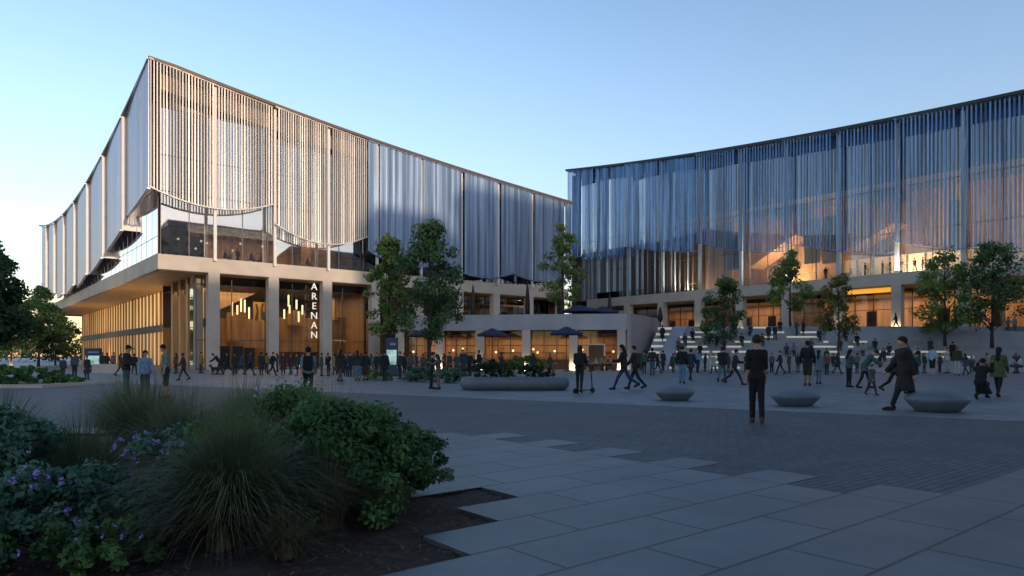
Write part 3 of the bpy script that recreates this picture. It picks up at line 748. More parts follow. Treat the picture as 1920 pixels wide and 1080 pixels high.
for i, px in enumerate((735, 775, 850, 868, 930, 962, 1000, 1008, 1040, 1092, 1106, 1150)):
    d = 3+1.5*((i*37 % 10)/10); u = u_at(px, d); z = 1.75+.5*((i*53 % 10)/10)
    o = thing('pendant_lamp', 'small warm globe lamp hanging over the restaurant tables', 'lamp', pv(u, d, z), 0, 'small globe lamps hanging in the restaurant')
    MB().lathe([(0, -.13), (.09, -.1), (.13, 0), (.09, .1), (0, .13)], (0, 0, 0), 12).build('globe', M['lamp'], o, True, world=False)
    MB().tube([(0, 0, .13), (0, 0, 3.68-z)], .01, 4).build('cord', M['black'], o, world=False)
# terrace columns of the arena get their own uplights
for s in cols_s[5:]:
    x, y, z = lb(s, -.4, 5.2); point_light('uplight', (x, y, z), 40, (1, .76, .45), .1)
for a in (7*k-.2 for k in (0, 1, 3, 4, 5)):
    x, y, z = rb(a, -1.0, TZ+.2); point_light('uplight', (x, y, z), 75, (1, .76, .45), .1)
for s in cols_s[4:8]:
    window(A, lambda u, d: lb(u, GT+.1+d), s, s+6.15, 5.02, SB-.1, M['glass_clear'], 3, M['frame'])
lbox(MB(), 34.1, 58, 9, 9.2, 0, SB-.1).build('interior_wall', M['wood_dark'], A)
area_light('terrace room light', lb(45, 6, 9.0), (18, 3), 260, (1, .6, .28), (0, 0, -1), math.atan2(Rv.y, Rv.x))

# ------------------------------------------------------------------ street furniture
def ellipse_seat(px, py, wpx, label, hr=.37):
    x, y = gp(px, py); y += .45; x = (px-960)/F*y; r = wpx/F*y/2; h = r*2*hr
    o = MB(); prof = [(.0, .0), (.60, 0), (.66, .03), (.80, .22), (.93, .42), (1., .56), (.985, .64), (.90, .76), (.72, .88), (.42, .97), (0, 1)]
    o.lathe([(a*r, b*h) for a, b in prof], (0, 0, 0), 40)
    ob = o.build('pebble_bench', M['seat'], None, True); ob.location = (x, y, 0)
    return tag(ob, label, 'seat', 'pebble seats on the plaza')
M['seat'] = mat('polished concrete', lin('#636b74'), .55, 0, .16, 2.5, .05, 8)
ellipse_seat(1265, 752, 73, 'pebble shaped concrete seat farthest from the camera, behind the walking couple')
ellipse_seat(1491, 763, 88, 'pebble shaped concrete seat just right of the man in black')
ellipse_seat(1757, 774, 108, 'pebble shaped concrete seat beside the legs of the woman in the dark coat')
# long planter bench
bx, by = gp(965, 732); by += .6; bx = (965-960)/F*by; hw = 205/F*by/2
bench = thing('planter_bench', 'long rounded concrete bench planted with low dark shrubs', 'bench', (bx, by, 0))
def stadium(hw_, hd, n=14):
    return [(hw_-hd+hd*math.cos(t), hd*math.sin(t)) for t in np.linspace(-math.pi/2, math.pi/2, n)]+[(-hw_+hd+hd*math.cos(t), hd*math.sin(t)) for t in np.linspace(math.pi/2, 1.5*math.pi, n)]
bm_ = MB(); rings = [(-.22, 0), (-.16, .02), (-.03, .14), (0, .28), (-.02, .40), (-.10, .50), (-.2, .54), (-.45, .54)]
P0 = None; vs = []; fs = []; nn = 28
for off, z in rings: vs += [(x, y, z) for x, y in stadium(hw+off, .85+off)]
for i in range(len(rings)-1):
    for k in range(nn): fs.append((i*nn+k, i*nn+(k+1) % nn, (i+1)*nn+(k+1) % nn, (i+1)*nn+k))
fs.append(tuple(range((len(rings)-1)*nn, len(rings)*nn)))
bm_.add(vs, fs); bm_.build('seat_ring', M['seat'], bench, True, world=False)
# parasols
def parasol(px, d, ztop, w_, label, zbase=0.):
    x, y = at(px, d); o = thing('parasol', label, 'parasol', (x, y, zbase), random.random(), 'open dark blue parasols')
    h = ztop-zbase; r = w_/2
    c = MB(); n = 8; vs = [(0, 0, h)]; 
    rings = [(.25, -.12), (.3, -.20), (1., -.62)]
    for rr, dz in rings: vs += [(r*rr*math.cos(2*math.pi*k/n), r*rr*math.sin(2*math.pi*k/n), h+dz) for k in range(n)]
    fs = [(0, 1+k, 1+(k+1) % n) for k in range(n)]
    for i in range(2): fs += [(1+i*n+k, 1+(i+1)*n+k, 1+(i+1)*n+(k+1) % n, 1+i*n+(k+1) % n) for k in range(n)]
    vs += [(r*math.cos(2*math.pi*k/n), r*math.sin(2*math.pi*k/n), h-.80) for k in range(n)]
    fs += [(1+2*n+k, 1+3*n+k, 1+3*n+(k+1) % n, 1+2*n+(k+1) % n) for k in range(n)]
    c.add(vs, fs); c.build('canopy', M['canvas'], o, world=False)
    MB().tube([(0, 0, 0), (0, 0, h-.05)], .035, 8).build('pole', M['black'], o, world=False)
    MB().lathe([(0, 0), (.35, 0), (.35, .06), (.06, .09), (0, .09)], (0, 0, 0), 16).build('base', M['black'], o, world=False)
M['canvas'] = mat('navy canvas', lin('#2c3850'), .8, 0, .12, 2)
parasol(797, 66.5, zat(616, 66.5), 3.6, 'open navy parasol partly behind the tree trunk at the left of the restaurant')
parasol(923, 65, zat(615, 65), 3.1, 'open navy parasol in the middle before the restaurant columns')
parasol(1062, 64, zat(612, 64), 3.3, 'open navy parasol above the person on the scooter')
parasol(1088, 76, 7.1, 4.6, 'wide open dark parasol on the roof terrace beside the slim tree', 5.0)
parasol(1130, 78, 7.1, 4.0, 'open dark parasol at the right end of the roof terrace', 5.0)
def closed_parasol(px, d, y0, zb_, label):
    x, y = at(px, d); z1 = zat(y0, d); o = thing('closed_parasol', label, 'parasol', (x, y, zb_), 0, 'folded parasols on the roof terrace')
    h = z1-zb_
    MB().lathe([(.04, .5), (.26, .75), (.32, h*.45), (.2, h*.75), (.07, h*.96), (0, h)], (0, 0, 0), 12).build('folded_canopy', M['black'], o, True, world=False)
    MB().tube([(0, 0, 0), (0, 0, .8)], .035, 8).build('pole', M['black'], o, world=False)
closed_parasol(887, 84, 532, 5.0, 'folded dark parasol at the left of the roof terrace')
closed_parasol(989, 86, 524, 5.0, 'folded dark parasol in the middle of the roof terrace')
closed_parasol(1049, 84, 540, 5.0, 'folded dark parasol beside the slim tree on the roof terrace')
closed_parasol(1143, 84, 548, 5.0, 'folded dark parasol at the right of the roof terrace, nearest the stair')
closed_parasol(1238, 74.6, 575, TZ, 'folded grey parasol at the head of the narrow lit stair')
# information totem
def totem(px, d, w_, zt, label):
    x, y = at(px, d); o = thing('info_totem', label, 'sign', (x, y, 0), R(-4))
    b = MB().box(-w_/2, w_/2, -.12, .12, .12, zt); b.build('case', M['navy_case'], o, world=False)
    MB().box(-w_/2+.06, w_/2-.06, -.14, -.122, zt*.30, zt*.68).build('screen', M['screen'], o, world=False)
    MB().box(-w_/2+.3, w_/2-.12, -.135, -.122, zt*.80, zt*.86).build('screen_title', M['screen_dim'], o, world=False)
    MB().box(-w_/2-.06, w_/2+.06, -.2, .2, 0, .118).build('base', M['black'], o, world=False)
M['navy_case'] = mat('dark blue sign case', lin('#22384f'), .4, .2, .1, 2)
M['screen'] = lit_window_mat('lit pale green screen', lin('#6fae94'), lin('#e3f2f0'), .42, 1.6, (1, 1, 1))
M['screen_dim'] = emit_mat('dim blue lettering bar', lin('#51708c'), .3)
totem(735, 48, .82, zat(633, 48), 'tall info totem with a pale green lit screen and blue head beside the standing crowd')
totem(175, 62, 1.5, zat(653, 62), 'wide info totem with a pale screen by the low wall on the far left')
lw = thing('low_wall', 'low pale concrete wall in front of the timber facade on the left', 'wall', (-33, 58, 0))
w0, w1 = at(172, 56), at(246, 54)
MB().hexa([(*w0, 0), (*w1, 0), (w1[0], w1[1]+1.2, 0), (w0[0], w0[1]+1.2, 0)], [(*w0, .75), (*w1, .75), (w1[0], w1[1]+1.2, .75), (w0[0], w0[1]+1.2, .75)]).build('wall', M['concrete'], lw)
kb = thing('planting_kerb', 'long pale stone kerb edging the green bed at the left', 'kerb', (-22, 30, 0))
MB().box(-34, -20.5, 29.8, 30.1, 0, .16).build('kerb', M['concrete'], kb); MB().box(-20.8, -20.5, 30.1, 37, 0, .16).build('kerb', M['concrete'], kb)
# cafe tables
for i, (px, d) in enumerate(((1103, 66), (1128, 67), (1150, 66.5), (1015, 66), (955, 65.5), (1040, 66.5))):
    x, y = at(px, d); o = thing('cafe_table', 'small round cafe table before the restaurant windows', 'table', (x, y, 0), 0, 'small cafe tables before the restaurant')
    MB().lathe([(0, .70), (.36, .70), (.36, .735), (0, .735)], (0, 0, 0), 20).build('table_top', M['concrete'], o, world=False)
    MB().lathe([(.22, 0), (.22, .02), (.03, .05), (.03, .695), (0, .695)], (0, 0, 0), 12).build('pedestal', M['black'], o, world=False)

# ------------------------------------------------------------------ the town blocks behind the camera, unseen and added to throw the evening shade
def block(cx, cy, w_, d, h, label, gable=0.):
    """cx along the line across the sun direction, cy distance towards the sun"""
    s_ = Vector(SUNAZ).normalized(); n_ = Vector((-s_.y, s_.x))
    o = thing('shade_block', label, 'building', (*(s_*cy+n_*cx), 0), math.atan2(n_.y, n_.x))
    MB().box(-w_/2, w_/2, -d/2, d/2, 0, h).build('wall', M['offscreen'], o, world=False)
    rm = MB(); rm.add([(-w_/2-.3, -d/2-.3, h+.004), (w_/2+.3, -d/2-.3, h+.004), (w_/2+.3, d/2+.3, h+.004), (-w_/2-.3, d/2+.3, h+.004), (-w_/2+gable*.5, 0, h+max(.3, gable)), (w_/2-gable*.5, 0, h+max(.3, gable))],
                      [(3, 2, 1, 0), (0, 1, 5, 4), (1, 2, 5), (2, 3, 4, 5), (3, 0, 4)])
    rm.build('roof', M['cap'], o, world=False)
    wm = MB(); nn_ = int(w_/3.2)
    for f_ in range(int(h/3.1)):
        for k in range(nn_):
            x = -w_/2+(k+.5)*w_/nn_; wm.box(x-.6, x+.6, d/2, d/2+.04, 1+3.1*f_, 2.5+3.1*f_); wm.box(x-.6, x+.6, -d/2-.04, -d/2, 1+3.1*f_, 2.5+3.1*f_)
    wm.build('window', M['offscreen_glass'], o, world=False)
M['offscreen'] = mat('town wall render', lin('#8a8178'), .8, 0, .12, .3)
M['offscreen_glass'] = mat('town window panes', lin('#2a3440'), .15, 0, .1, 2)
block(-35, 66, 63.4, 14, 24.0, 'unseen plain block added behind the viewpoint to shade the square', 2)
block(16, 62, 39, 14, 24.6, 'unseen low block added in the middle of the shading row behind the viewpoint', 1.5)
block(42.2, 62, 13.4, 14, 32.0, 'unseen stepped block with pitched roof added behind the viewpoint for shade', 4)
block(64, 62, 30, 14, 37.5, 'unseen tallest block added in the shading row behind the viewpoint', 3)
block(97, 45.5, 37.4, 14, 31.0, 'unseen broad block added at the right end of the shading row behind the viewpoint', 3)

# ------------------------------------------------------------------ foliage
def leaf_cloud(rng, centers, radii, n_per, size, up=.35, drop=None):
    """leaf quads scattered on and in clumps; numpy arrays V (N*4,3), Q"""
    C_ = np.repeat(np.asarray(centers), n_per, axis=0); Rr = np.repeat(np.asarray(radii), n_per)
    N = len(C_)
    d = rng.normal(size=(N, 3)); d /= np.linalg.norm(d, axis=1)[:, None]
    rr = rng.random(N)**.45
    P = C_+d*(rr*Rr)[:, None]*np.array([1, 1, .8])
    nrm = d+rng.normal(size=(N, 3))*.6+np.array([0, 0, up]); nrm /= np.linalg.norm(nrm, axis=1)[:, None]
    a = np.cross(nrm, rng.normal(size=(N, 3))); a /= np.linalg.norm(a, axis=1)[:, None]
    b = np.cross(nrm, a)
    s = size*(.6+.8*rng.random(N))[:, None]
    V = np.stack([P-a*s, P+b*s*.55, P+a*s, P-b*s*.55], axis=1).reshape(-1, 3)
    Q = np.arange(N*4).reshape(-1, 4)
    return V, Q

def make_tree(seed, h, crown_w, z0, leaf=.16, clumps=55, n_per=75, shape=1., lean=0., sparse=1.):
    """returns trunk mesh, crown mesh; base at origin"""
    rng = np.random.default_rng(seed); rnd = random.Random(seed)
    mb = MB(); tr_r = .012*h+.03
    top = Vector((lean, rnd.uniform(-.3, .3), h*.9))
    pts = []; n = 7
    for i in range(n):
        f_ = i/(n-1); pts.append((top.x*f_+rnd.uniform(-.06, .06)*h*.1*(i > 0), top.y*f_+rnd.uniform(-.06, .06)*h*.1*(i > 0), top.z*f_))
    mb.tube(pts, [tr_r*(1.25 if i == 0 else 1-.85*i/(n-1)) for i in range(n)], 8)
    cs, rs = [], []
    for k in range(clumps):
        f_ = rnd.random()
        z = z0+(h-z0)*(.04+.92*f_)
        wprof = math.sin(math.pi*min(1, (.16+.84*(f_**.8)*.93)))**.75 * (1 if f_ < .5 else 1-.25*shape*(f_-.5)*2)
        rad = crown_w/2*wprof*(rnd.random()**.5)
        ang_ = rnd.uniform(0, 2*math.pi)
        fz = z/(h*.9); cx = top.x*min(1, fz); cy = top.y*min(1, fz)
        cs.append((cx+rad*math.cos(ang_), cy+rad*math.sin(ang_), z)); rs.append(crown_w*rnd.uniform(.10, .19))
        if k % 2 == 0:
            zb_ = max(z0*.75, z-rad*rnd.uniform(.5, 1.0)-.2); fb = zb_/(h*.9)
            p0 = (top.x*fb, top.y*fb, zb_); p1 = cs[-1]
            mid = ((p0[0]+p1[0])/2+rnd.uniform(-.1, .1), (p0[1]+p1[1])/2+rnd.uniform(-.1, .1), (p0[2]+p1[2])/2+.12*rad)
            r0 = max(.02, tr_r*.38*(1-fb))
            mb.tube([p0, mid, p1], [r0, r0*.6, .008], 5)
    V, Q = leaf_cloud(rng, cs, rs, int(n_per*1.1), leaf*1.0)
    tm = bpy.data.meshes.new('trunk'); tm.from_pydata(mb.v, [], mb.f); tm.update(); tm.polygons.foreach_set('use_smooth', [True]*len(tm.polygons))
    return tm, np_mesh('crown', V, Q)

LEAF = {'dark': leaf_mat('dark maple leaves', lin('#3a5638'), lin('#6b8450'), .5),
        'mid': leaf_mat('mid green leaves', lin('#526a38'), lin('#8e9e55'), .5),
        'olive': leaf_mat('olive leaves', lin('#5a5a2c'), lin('#938a4a'), .6),
        'deep': leaf_mat('deep green leaves', lin('#213823'), lin('#41603c'), .4),
        'shrub': leaf_mat('fresh shrub leaves', lin('#3a5c36'), lin('#6d9152'), 3.),
        'grass': leaf_mat('wild grass', lin('#4c5c42'), lin('#858b60'), 2.),
        'straw': leaf_mat('straw coloured blades', lin('#4a4634'), lin('#8b8060'), 6.),
        'herb': leaf_mat('bluish herb leaves', lin('#3f6350'), lin('#6c9074'), 3.)}
def tree(label, px, d, zbase, ztop_px, w_px, zlow_px, leafk, seed, group='young plaza trees', **kw):
    x, y = at(px, d); h = zat(ztop_px, d)-zbase; cw = w_px/F*d*.88; z0 = zat(zlow_px, d)-zbase
    t = thing('plaza_tree', label, 'tree', (x, y, zbase), 0, group)
    tm, cm = make_tree(seed, h, cw, z0, **kw)
    link_mesh('trunk', tm, M['bark'], t); link_mesh('crown', cm, LEAF[leafk], t)
tree('slender green tree standing left of the taller one before the arena columns', 729, 60, 0, 440, 112, 628, 'mid', 11, clumps=52, n_per=80)
tree('tallest dark green tree in front of the restaurant, its trunk beside the parasol', 806, 57, 0, 412, 152, 640, 'dark', 12, clumps=75, n_per=90)
tree('slim tree with dark top and olive skirt on the roof terrace', 1055, 81, 5.0, 420, 92, 580, 'mid', 13, clumps=50, n_per=80)
tree('small dark tree growing out of the seating steps', 1358, 69, 2.0, 520, 100, 645, 'dark', 14, clumps=44, n_per=70)
tree('rounded green tree on the terrace left of the lit gallery', 1482, 76, TZ, 472, 92, 585, 'mid', 15, clumps=46, n_per=70)
tree('sparse olive tree with a thin black trunk in front of the steps', 1572, 64, 0, 515, 96, 628, 'olive', 16, clumps=34, n_per=60)
tree('green tree over the terrace wall, left of the pair at the right edge', 1772, 68.5, 2.4, 470, 128, 622, 'mid', 17, clumps=56, n_per=75)
tree('large green tree nearest the right edge of the photo', 1860, 67, 2.2, 450, 138, 612, 'dark', 18, clumps=60, n_per=75)
tree('big dark tree cut by the left edge of the photo', -38, 42, 0, 440, 165, 650, 'deep', 19, group='dark trees at the left edge', clumps=95, n_per=130, leaf=.17)
tree('dark tree just left of the overhang, below the pale sky', 72, 92, 0, 528, 84, 650, 'deep', 20, group='dark trees at the left edge', clumps=60, n_per=80, leaf=.2)
tree('low dark tree between the big left tree and the timber facade', 104, 105, 0, 580, 84, 665, 'deep', 21, group='dark trees at the left edge', clumps=60, n_per=70, leaf=.22)
tree('wide dark tree behind the green bed at the far left', 20, 75, 0, 560, 120, 655, 'deep', 22, group='dark trees at the left edge', clumps=70, n_per=80, leaf=.2)
# far wood on the left horizon
rng = np.random.default_rng(5); cs = []; rs = []
for k in range(260):
    x = rng.uniform(-260, -60); y = 190+rng.uniform(-15, 15)
    if x/y > -.62: continue
    cs.append((x, y, rng.uniform(.5, 9)*(1 if rng.random() < .6 else 1.3))); rs.append(rng.uniform(1.8, 3.2))
V, Q = leaf_cloud(rng, cs, rs, 90, .45)
tag(link_mesh('far_wood', np_mesh('far_wood', V, Q), LEAF['deep']), 'dark mass of trees along the horizon at the far left', 'wood', kind='stuff')

def shrub(name, label, cat, x, y, w_, d_, h, leafk, seed, leaf=.03, clumps=60, n_per=120, group=None, flowers=None, z=0., stems=18):
    rng = np.random.default_rng(seed); rnd = random.Random(seed)
    t = thing(name, label, cat, (x, y, z), 0, group)
    cs, rs = [], []
    for k in range(clumps):
        a = rnd.uniform(0, 2*math.pi); r = rnd.random()**.5; zz = rnd.random()**.8
        f_ = math.sqrt(max(0, 1-(zz*.95)**2.2))
        cs.append((w_/2*r*f_*math.cos(a), d_/2*r*f_*math.sin(a), .06*h+zz*h*.86)); rs.append(h*rnd.uniform(.10, .2))
    V, Q = leaf_cloud(rng, cs, rs, n_per, leaf)
    V[:, 2] = np.maximum(V[:, 2], .01)
    link_mesh('foliage', np_mesh('foliage', V, Q), LEAF[leafk], t)
    mb = MB()
    for k in range(stems):
        c = cs[k % len(cs)]; mb.tube([(c[0]*.25, c[1]*.25, 0), (c[0]*.6, c[1]*.6, c[2]*.55), c], [.008, .006, .003], 5)
    mb.build('stems', M['bark'], t, world=False)
    if flowers:
        m_, nf, fs_, zr_ = flowers
        for k in range(nf):
            a = rnd.uniform(0, 2*math.pi); r = rnd.random()**.5
            zz = rnd.uniform(*zr_); ff = math.sqrt(max(0, 1-min(1, zz/h)**2.2))*.9+.12
            p = np.array((w_/2*r*ff*math.cos(a), d_/2*r*ff*math.sin(a)-d_*.12, zz))
            V = []; Q = []
            for q in range(rnd.randint(5, 9)):
                d = rng.normal(size=3); d /= np.linalg.norm(d); e = np.cross(d, rng.normal(size=3)); e /= np.linalg.norm(e); g_ = np.cross(d, e)
                o = rng.normal(size=3)*fs_*.55; s = fs_*rnd.uniform(.5, .9); n0 = len(V)
                V += [o-e*s, o+g_*s*.7, o+e*s, o-g_*s*.7]; Q.append((n0, n0+1, n0+2, n0+3))
            link_mesh('flower', np_mesh('flower', V, Q), m_, t, tuple(float(q) for q in p))
    return t

def grass_clump(name, label, x, y, h, spread, n, leafk, seed, width=.006, droop=1., group=None, z=0., base=.12):
    rng = np.random.default_rng(seed)
    a = rng.uniform(0, 2*np.pi, n); L_ = h*rng.uniform(.6, 1.15, n); sp = spread*rng.random(n)**.7
    b0 = np.stack([base*rng.random(n)*np.cos(a), base*rng.random(n)*np.sin(a), np.zeros(n)], 1)
    dirv = np.stack([np.cos(a), np.sin(a)], 1); K = 6
    side = np.stack([-np.sin(a), np.cos(a), np.zeros(n)], 1)
    jit = rng.uniform(-.8, .8, n); sd = side*np.cos(jit)[:, None]+np.stack([np.cos(a), np.sin(a), np.zeros(n)], 1)*np.sin(jit)[:, None]
    V = np.zeros((n, (K+1)*2, 3))
    for k in range(K+1):
        f_ = k/K
        hor = sp*(f_**1.6)*1.0
        zz = L_*(f_-droop*.55*f_**2.6*(sp/spread))
        P = b0+np.stack([dirv[:, 0]*hor, dirv[:, 1]*hor, np.maximum(zz, .01)], 1)
        ww = width*(1-f_*.9)
        V[:, 2*k] = P-sd*ww; V[:, 2*k+1] = P+sd*ww
    idx = np.arange(n)[:, None]*(K+1)*2
    Q = np.concatenate([np.concatenate([idx+2*k, idx+2*k+1, idx+2*k+3, idx+2*k+2], 1) for k in range(K)])
    o = link_mesh(name, np_mesh(name, V.reshape(-1, 3), Q), LEAF[leafk]); o.location = (x, y, z)
    return tag(o, label, 'ornamental grass', group)

FL_P = mat('lilac petals', lin('#9d84d0'), .6, 0, .2, 20); FL_W = mat('white petals', lin('#c9cede'), .6, 0, .1, 20)
# front bed, right to left
shrub('leafy_shrub', 'broad leafy green shrub at the right end of the front bed, above bare soil', 'shrub', -1.52, 6.25, 1.7, 1.6, 1.0, 'shrub', 31, .026, 120, 200)
shrub('leafy_shrub', 'low loose green shrub touching the paving at the right of the front bed', 'shrub', -1.12, 6.85, 1.0, 1.0, .72, 'shrub', 32, .024, 50, 150)
shrub('leafy_shrub', 'tall leafy shrub behind the broad one, white flower heads at its left', 'shrub', -2.5, 7.9, 1.6, 1.3, 1.05, 'shrub', 33, .028, 80, 160)
grass_clump('grass_clump', 'large fountain grass with straw coloured skirt in the middle of the front bed', -2.1, 5.15, 1.2, .95, 2600, 'grass', 34, .0055, 1.25)
o_ = grass_clump('grass_clump', 'drooping straw coloured grass blades in front of the fountain grass', -2.1, 4.95, .85, .85, 900, 'straw', 35, .005, 1.6)
grass_clump('grass_clump', 'tall feathery grass behind the purple asters at the left', -3.3, 6.9, 1.15, .8, 1500, 'grass', 36, .006, .8)
grass_clump('grass_clump', 'hazy tall grass farthest back on the left of the front bed', -4.6, 8.6, 1.2, 1.0, 1500, 'grass', 37, .007, .8)
grass_clump('grass_clump', 'upright meadow grass behind the leafy shrubs, under the group of three', -3.6, 9.3, 1.1, .9, 1500, 'grass', 38, .007, .7)
grass_clump('grass_clump', 'fine grass between the fountain grass and the tall leafy shrub', -2.7, 6.9, 1.05, .6, 1000, 'grass', 39, .006, .8)
grass_clump('grass_clump', 'wide soft grass at the left edge of the front bed', -6.0, 8.0, 1.05, 1.1, 1500, 'grass', 40, .007, .9)
shrub('aster_plant', 'bushy herb with purple aster flowers in the lower left of the bed', 'flowering plant', -3.25, 4.95, 1.35, 1.1, .62, 'herb', 41, .026, 70, 130, None, (FL_P, 26, .022, (.25, .6)))
shrub('aster_plant', 'green herb at the bottom left corner with few lilac flowers', 'flowering plant', -3.9, 4.3, 1.5, 1.0, .55, 'shrub', 42, .028, 75, 130, None, (FL_P, 8, .018, (.2, .5)))
shrub('aster_plant', 'tall blue green herb with pale flowers at the left edge of the photo', 'flowering plant', -4.6, 5.9, 1.5, 1.4, .95, 'herb', 43, .03, 80, 130, None, (FL_W, 16, .02, (.6, .95)))
shrub('aster_plant', 'blue green herb filling the gap left of the fountain grass', 'flowering plant', -3.0, 5.9, 1.2, 1.0, .8, 'herb', 44, .028, 60, 120, None, (FL_P, 40, .018, (.4, .75)))
shrub('gaura_plant', 'airy plant with white flower specks on tall stems before the man with the backpack', 'flowering plant', -2.75, 8.6, 1.5, 1.0, 1.15, 'grass', 45, .018, 40, 60, None, (FL_W, 34, .02, (.85, 1.22)), stems=40)
grass_clump('grass_clump', 'soft grass filling the middle of the bed between the two herbs', -3.9, 6.2, .95, .7, 1200, 'grass', 70, .006, .9)
grass_clump('grass_clump', 'hazy grass at the back of the bed left of the white flower specks', -3.2, 8.0, 1.0, .8, 1300, 'grass', 71, .006, .8)
shrub('leafy_shrub', 'dark leafy shrub tucked behind the fountain grass', 'shrub', -2.55, 6.1, 1.2, 1.0, .85, 'shrub', 72, .032, 60, 120)
shrub('aster_plant', 'low green herb at the bottom of the bed left of the straw blades', 'flowering plant', -2.75, 4.45, .9, .7, .34, 'shrub', 73, .024, 45, 100, None, (FL_P, 12, .016, (.15, .34)))
grass_clump('grass_clump', 'thin grass over the kerb at the far left back of the bed', -5.6, 10.0, 1.15, 1.1, 1300, 'grass', 74, .008, .8)
shrub('aster_plant', 'pale flowering herb behind the left edge herb', 'flowering plant', -5.6, 7.2, 1.6, 1.3, .95, 'herb', 75, .032, 80, 120, None, (FL_W, 20, .022, (.6, .98)))
grass_clump('grass_clump', 'small wispy grass tuft on the bare soil in front of the broad leafy shrub', -1.05, 5.75, .5, .35, 420, 'grass', 80, .004, 1.1)
grass_clump('grass_clump', 'fine pale grass leaning against the front of the broad leafy shrub', -1.5, 5.55, .75, .5, 700, 'straw', 81, .004, 1.2)
grass_clump('grass_clump', 'loose tall grass rising through the top of the broad leafy shrub', -1.75, 6.5, 1.25, .5, 500, 'grass', 82, .0045, .5)
grass_clump('grass_clump', 'thin grass tuft at the very bottom of the bed by the paving', -1.55, 4.75, .42, .4, 420, 'straw', 83, .004, 1.3)
# bark chips and fallen leaves on the soil
rng = np.random.default_rng(77); N_ = 5200
px_ = rng.uniform(-6, -.1, N_); py_ = rng.uniform(3.2, 9, N_); pz_ = .012+.02*rng.random(N_)
an = rng.uniform(0, np.pi, N_); ll = rng.uniform(.008, .028, N_); wd = rng.uniform(.004, .012, N_)
ca, sa = np.cos(an), np.sin(an); tl = rng.uniform(-.4, .4, N_)
VV = np.stack([np.stack([px_+a*ll*ca-b*wd*sa, py_+a*ll*sa+b*wd*ca, pz_+a*ll*tl], 1) for a, b in ((-1, -1), (1, -1), (1, 1), (-1, 1))], 1).reshape(-1, 3)
keep = [i for i in range(N_) if not any(True for _ in ()) and (lambda u, v: v < 9*RW and u < 4.31+.76*(math.floor(v/RW)-8)-.03)(*uv(float(px_[i]), float(py_[i])))]
QQ = np.arange(N_*4).reshape(-1, 4)[keep]
tag(link_mesh('bark_mulch', np_mesh('bark_mulch', VV, QQ), mat('bark chips', lin('#5a4636'), .9, 0, .5, 40)), 'scattered bark chips and dead leaves on the bed soil', 'mulch', kind='stuff')
# other beds
gb = shrub('bed_shrub', 'low green shrubs in the kerbed bed at the far left', 'shrub', -25, 33, 8.5, 4.5, .95, 'shrub', 46, .09, 150, 80)
shrub('bench_shrub', 'dark clipped shrub at the left end of the planter bench', 'shrub', bx-.9, by, 1.9, 1.1, .62, 'deep', 47, .05, 50, 90, 'shrubs growing in the planter bench', z=.52)
shrub('bench_shrub', 'dark clipped shrub at the right end of the planter bench', 'shrub', bx+.75, by, 1.9, 1.1, .52, 'deep', 48, .05, 50, 90, 'shrubs growing in the planter bench', z=.52)
x, y = at(845, 36); shrub('pale_shrub', 'pale green rounded grass mound behind the embracing couple', 'shrub', x, y, 1.9, 1.5, .8, 'herb', 49, .05, 60, 90)
x, y = at(790, 37.5); shrub('pale_shrub', 'pale green mound left of the embracing couple', 'shrub', x, y, 2.0, 1.5, .9, 'herb', 50, .05, 60, 90)
x, y = at(700, 40); shrub('bed_shrub', 'low olive shrub behind the legs of the standing crowd', 'shrub', x, y, 2.4, 1.2, .6, 'mid', 51, .06, 50, 80)
x, y = at(910, 62); shrub('bed_shrub', 'long hedge of dark shrubs before the restaurant, left part', 'shrub', x, y, 4.5, 1.6, 1.2, 'deep', 52, .09, 70, 80)
x, y = at(985, 61); shrub('bed_shrub', 'mixed shrubs before the restaurant windows above the planter bench', 'shrub', x, y, 5.0, 1.6, 1.5, 'mid', 53, .09, 70, 80)
for i, px in enumerate((868, 905, 945, 1012, 1075, 1105)):
    x, y = at(px, 75); s_ = ('smallest', 'leafy', 'spreading', 'bushy', 'dense', 'drooping')[i]
    shrub('terrace_plant', s_+' dark plant on the roof terrace edge, %s' % ('far left', 'left of the first lit column', 'under the first folded parasol', 'between the lit columns', 'below the slim tree', 'beside the wide open parasol')[i], 'plant', x, y, 2.2, .9, 1.25, 'deep', 60+i, .09, 24, 60, 'plants along the roof terrace', z=5.0)
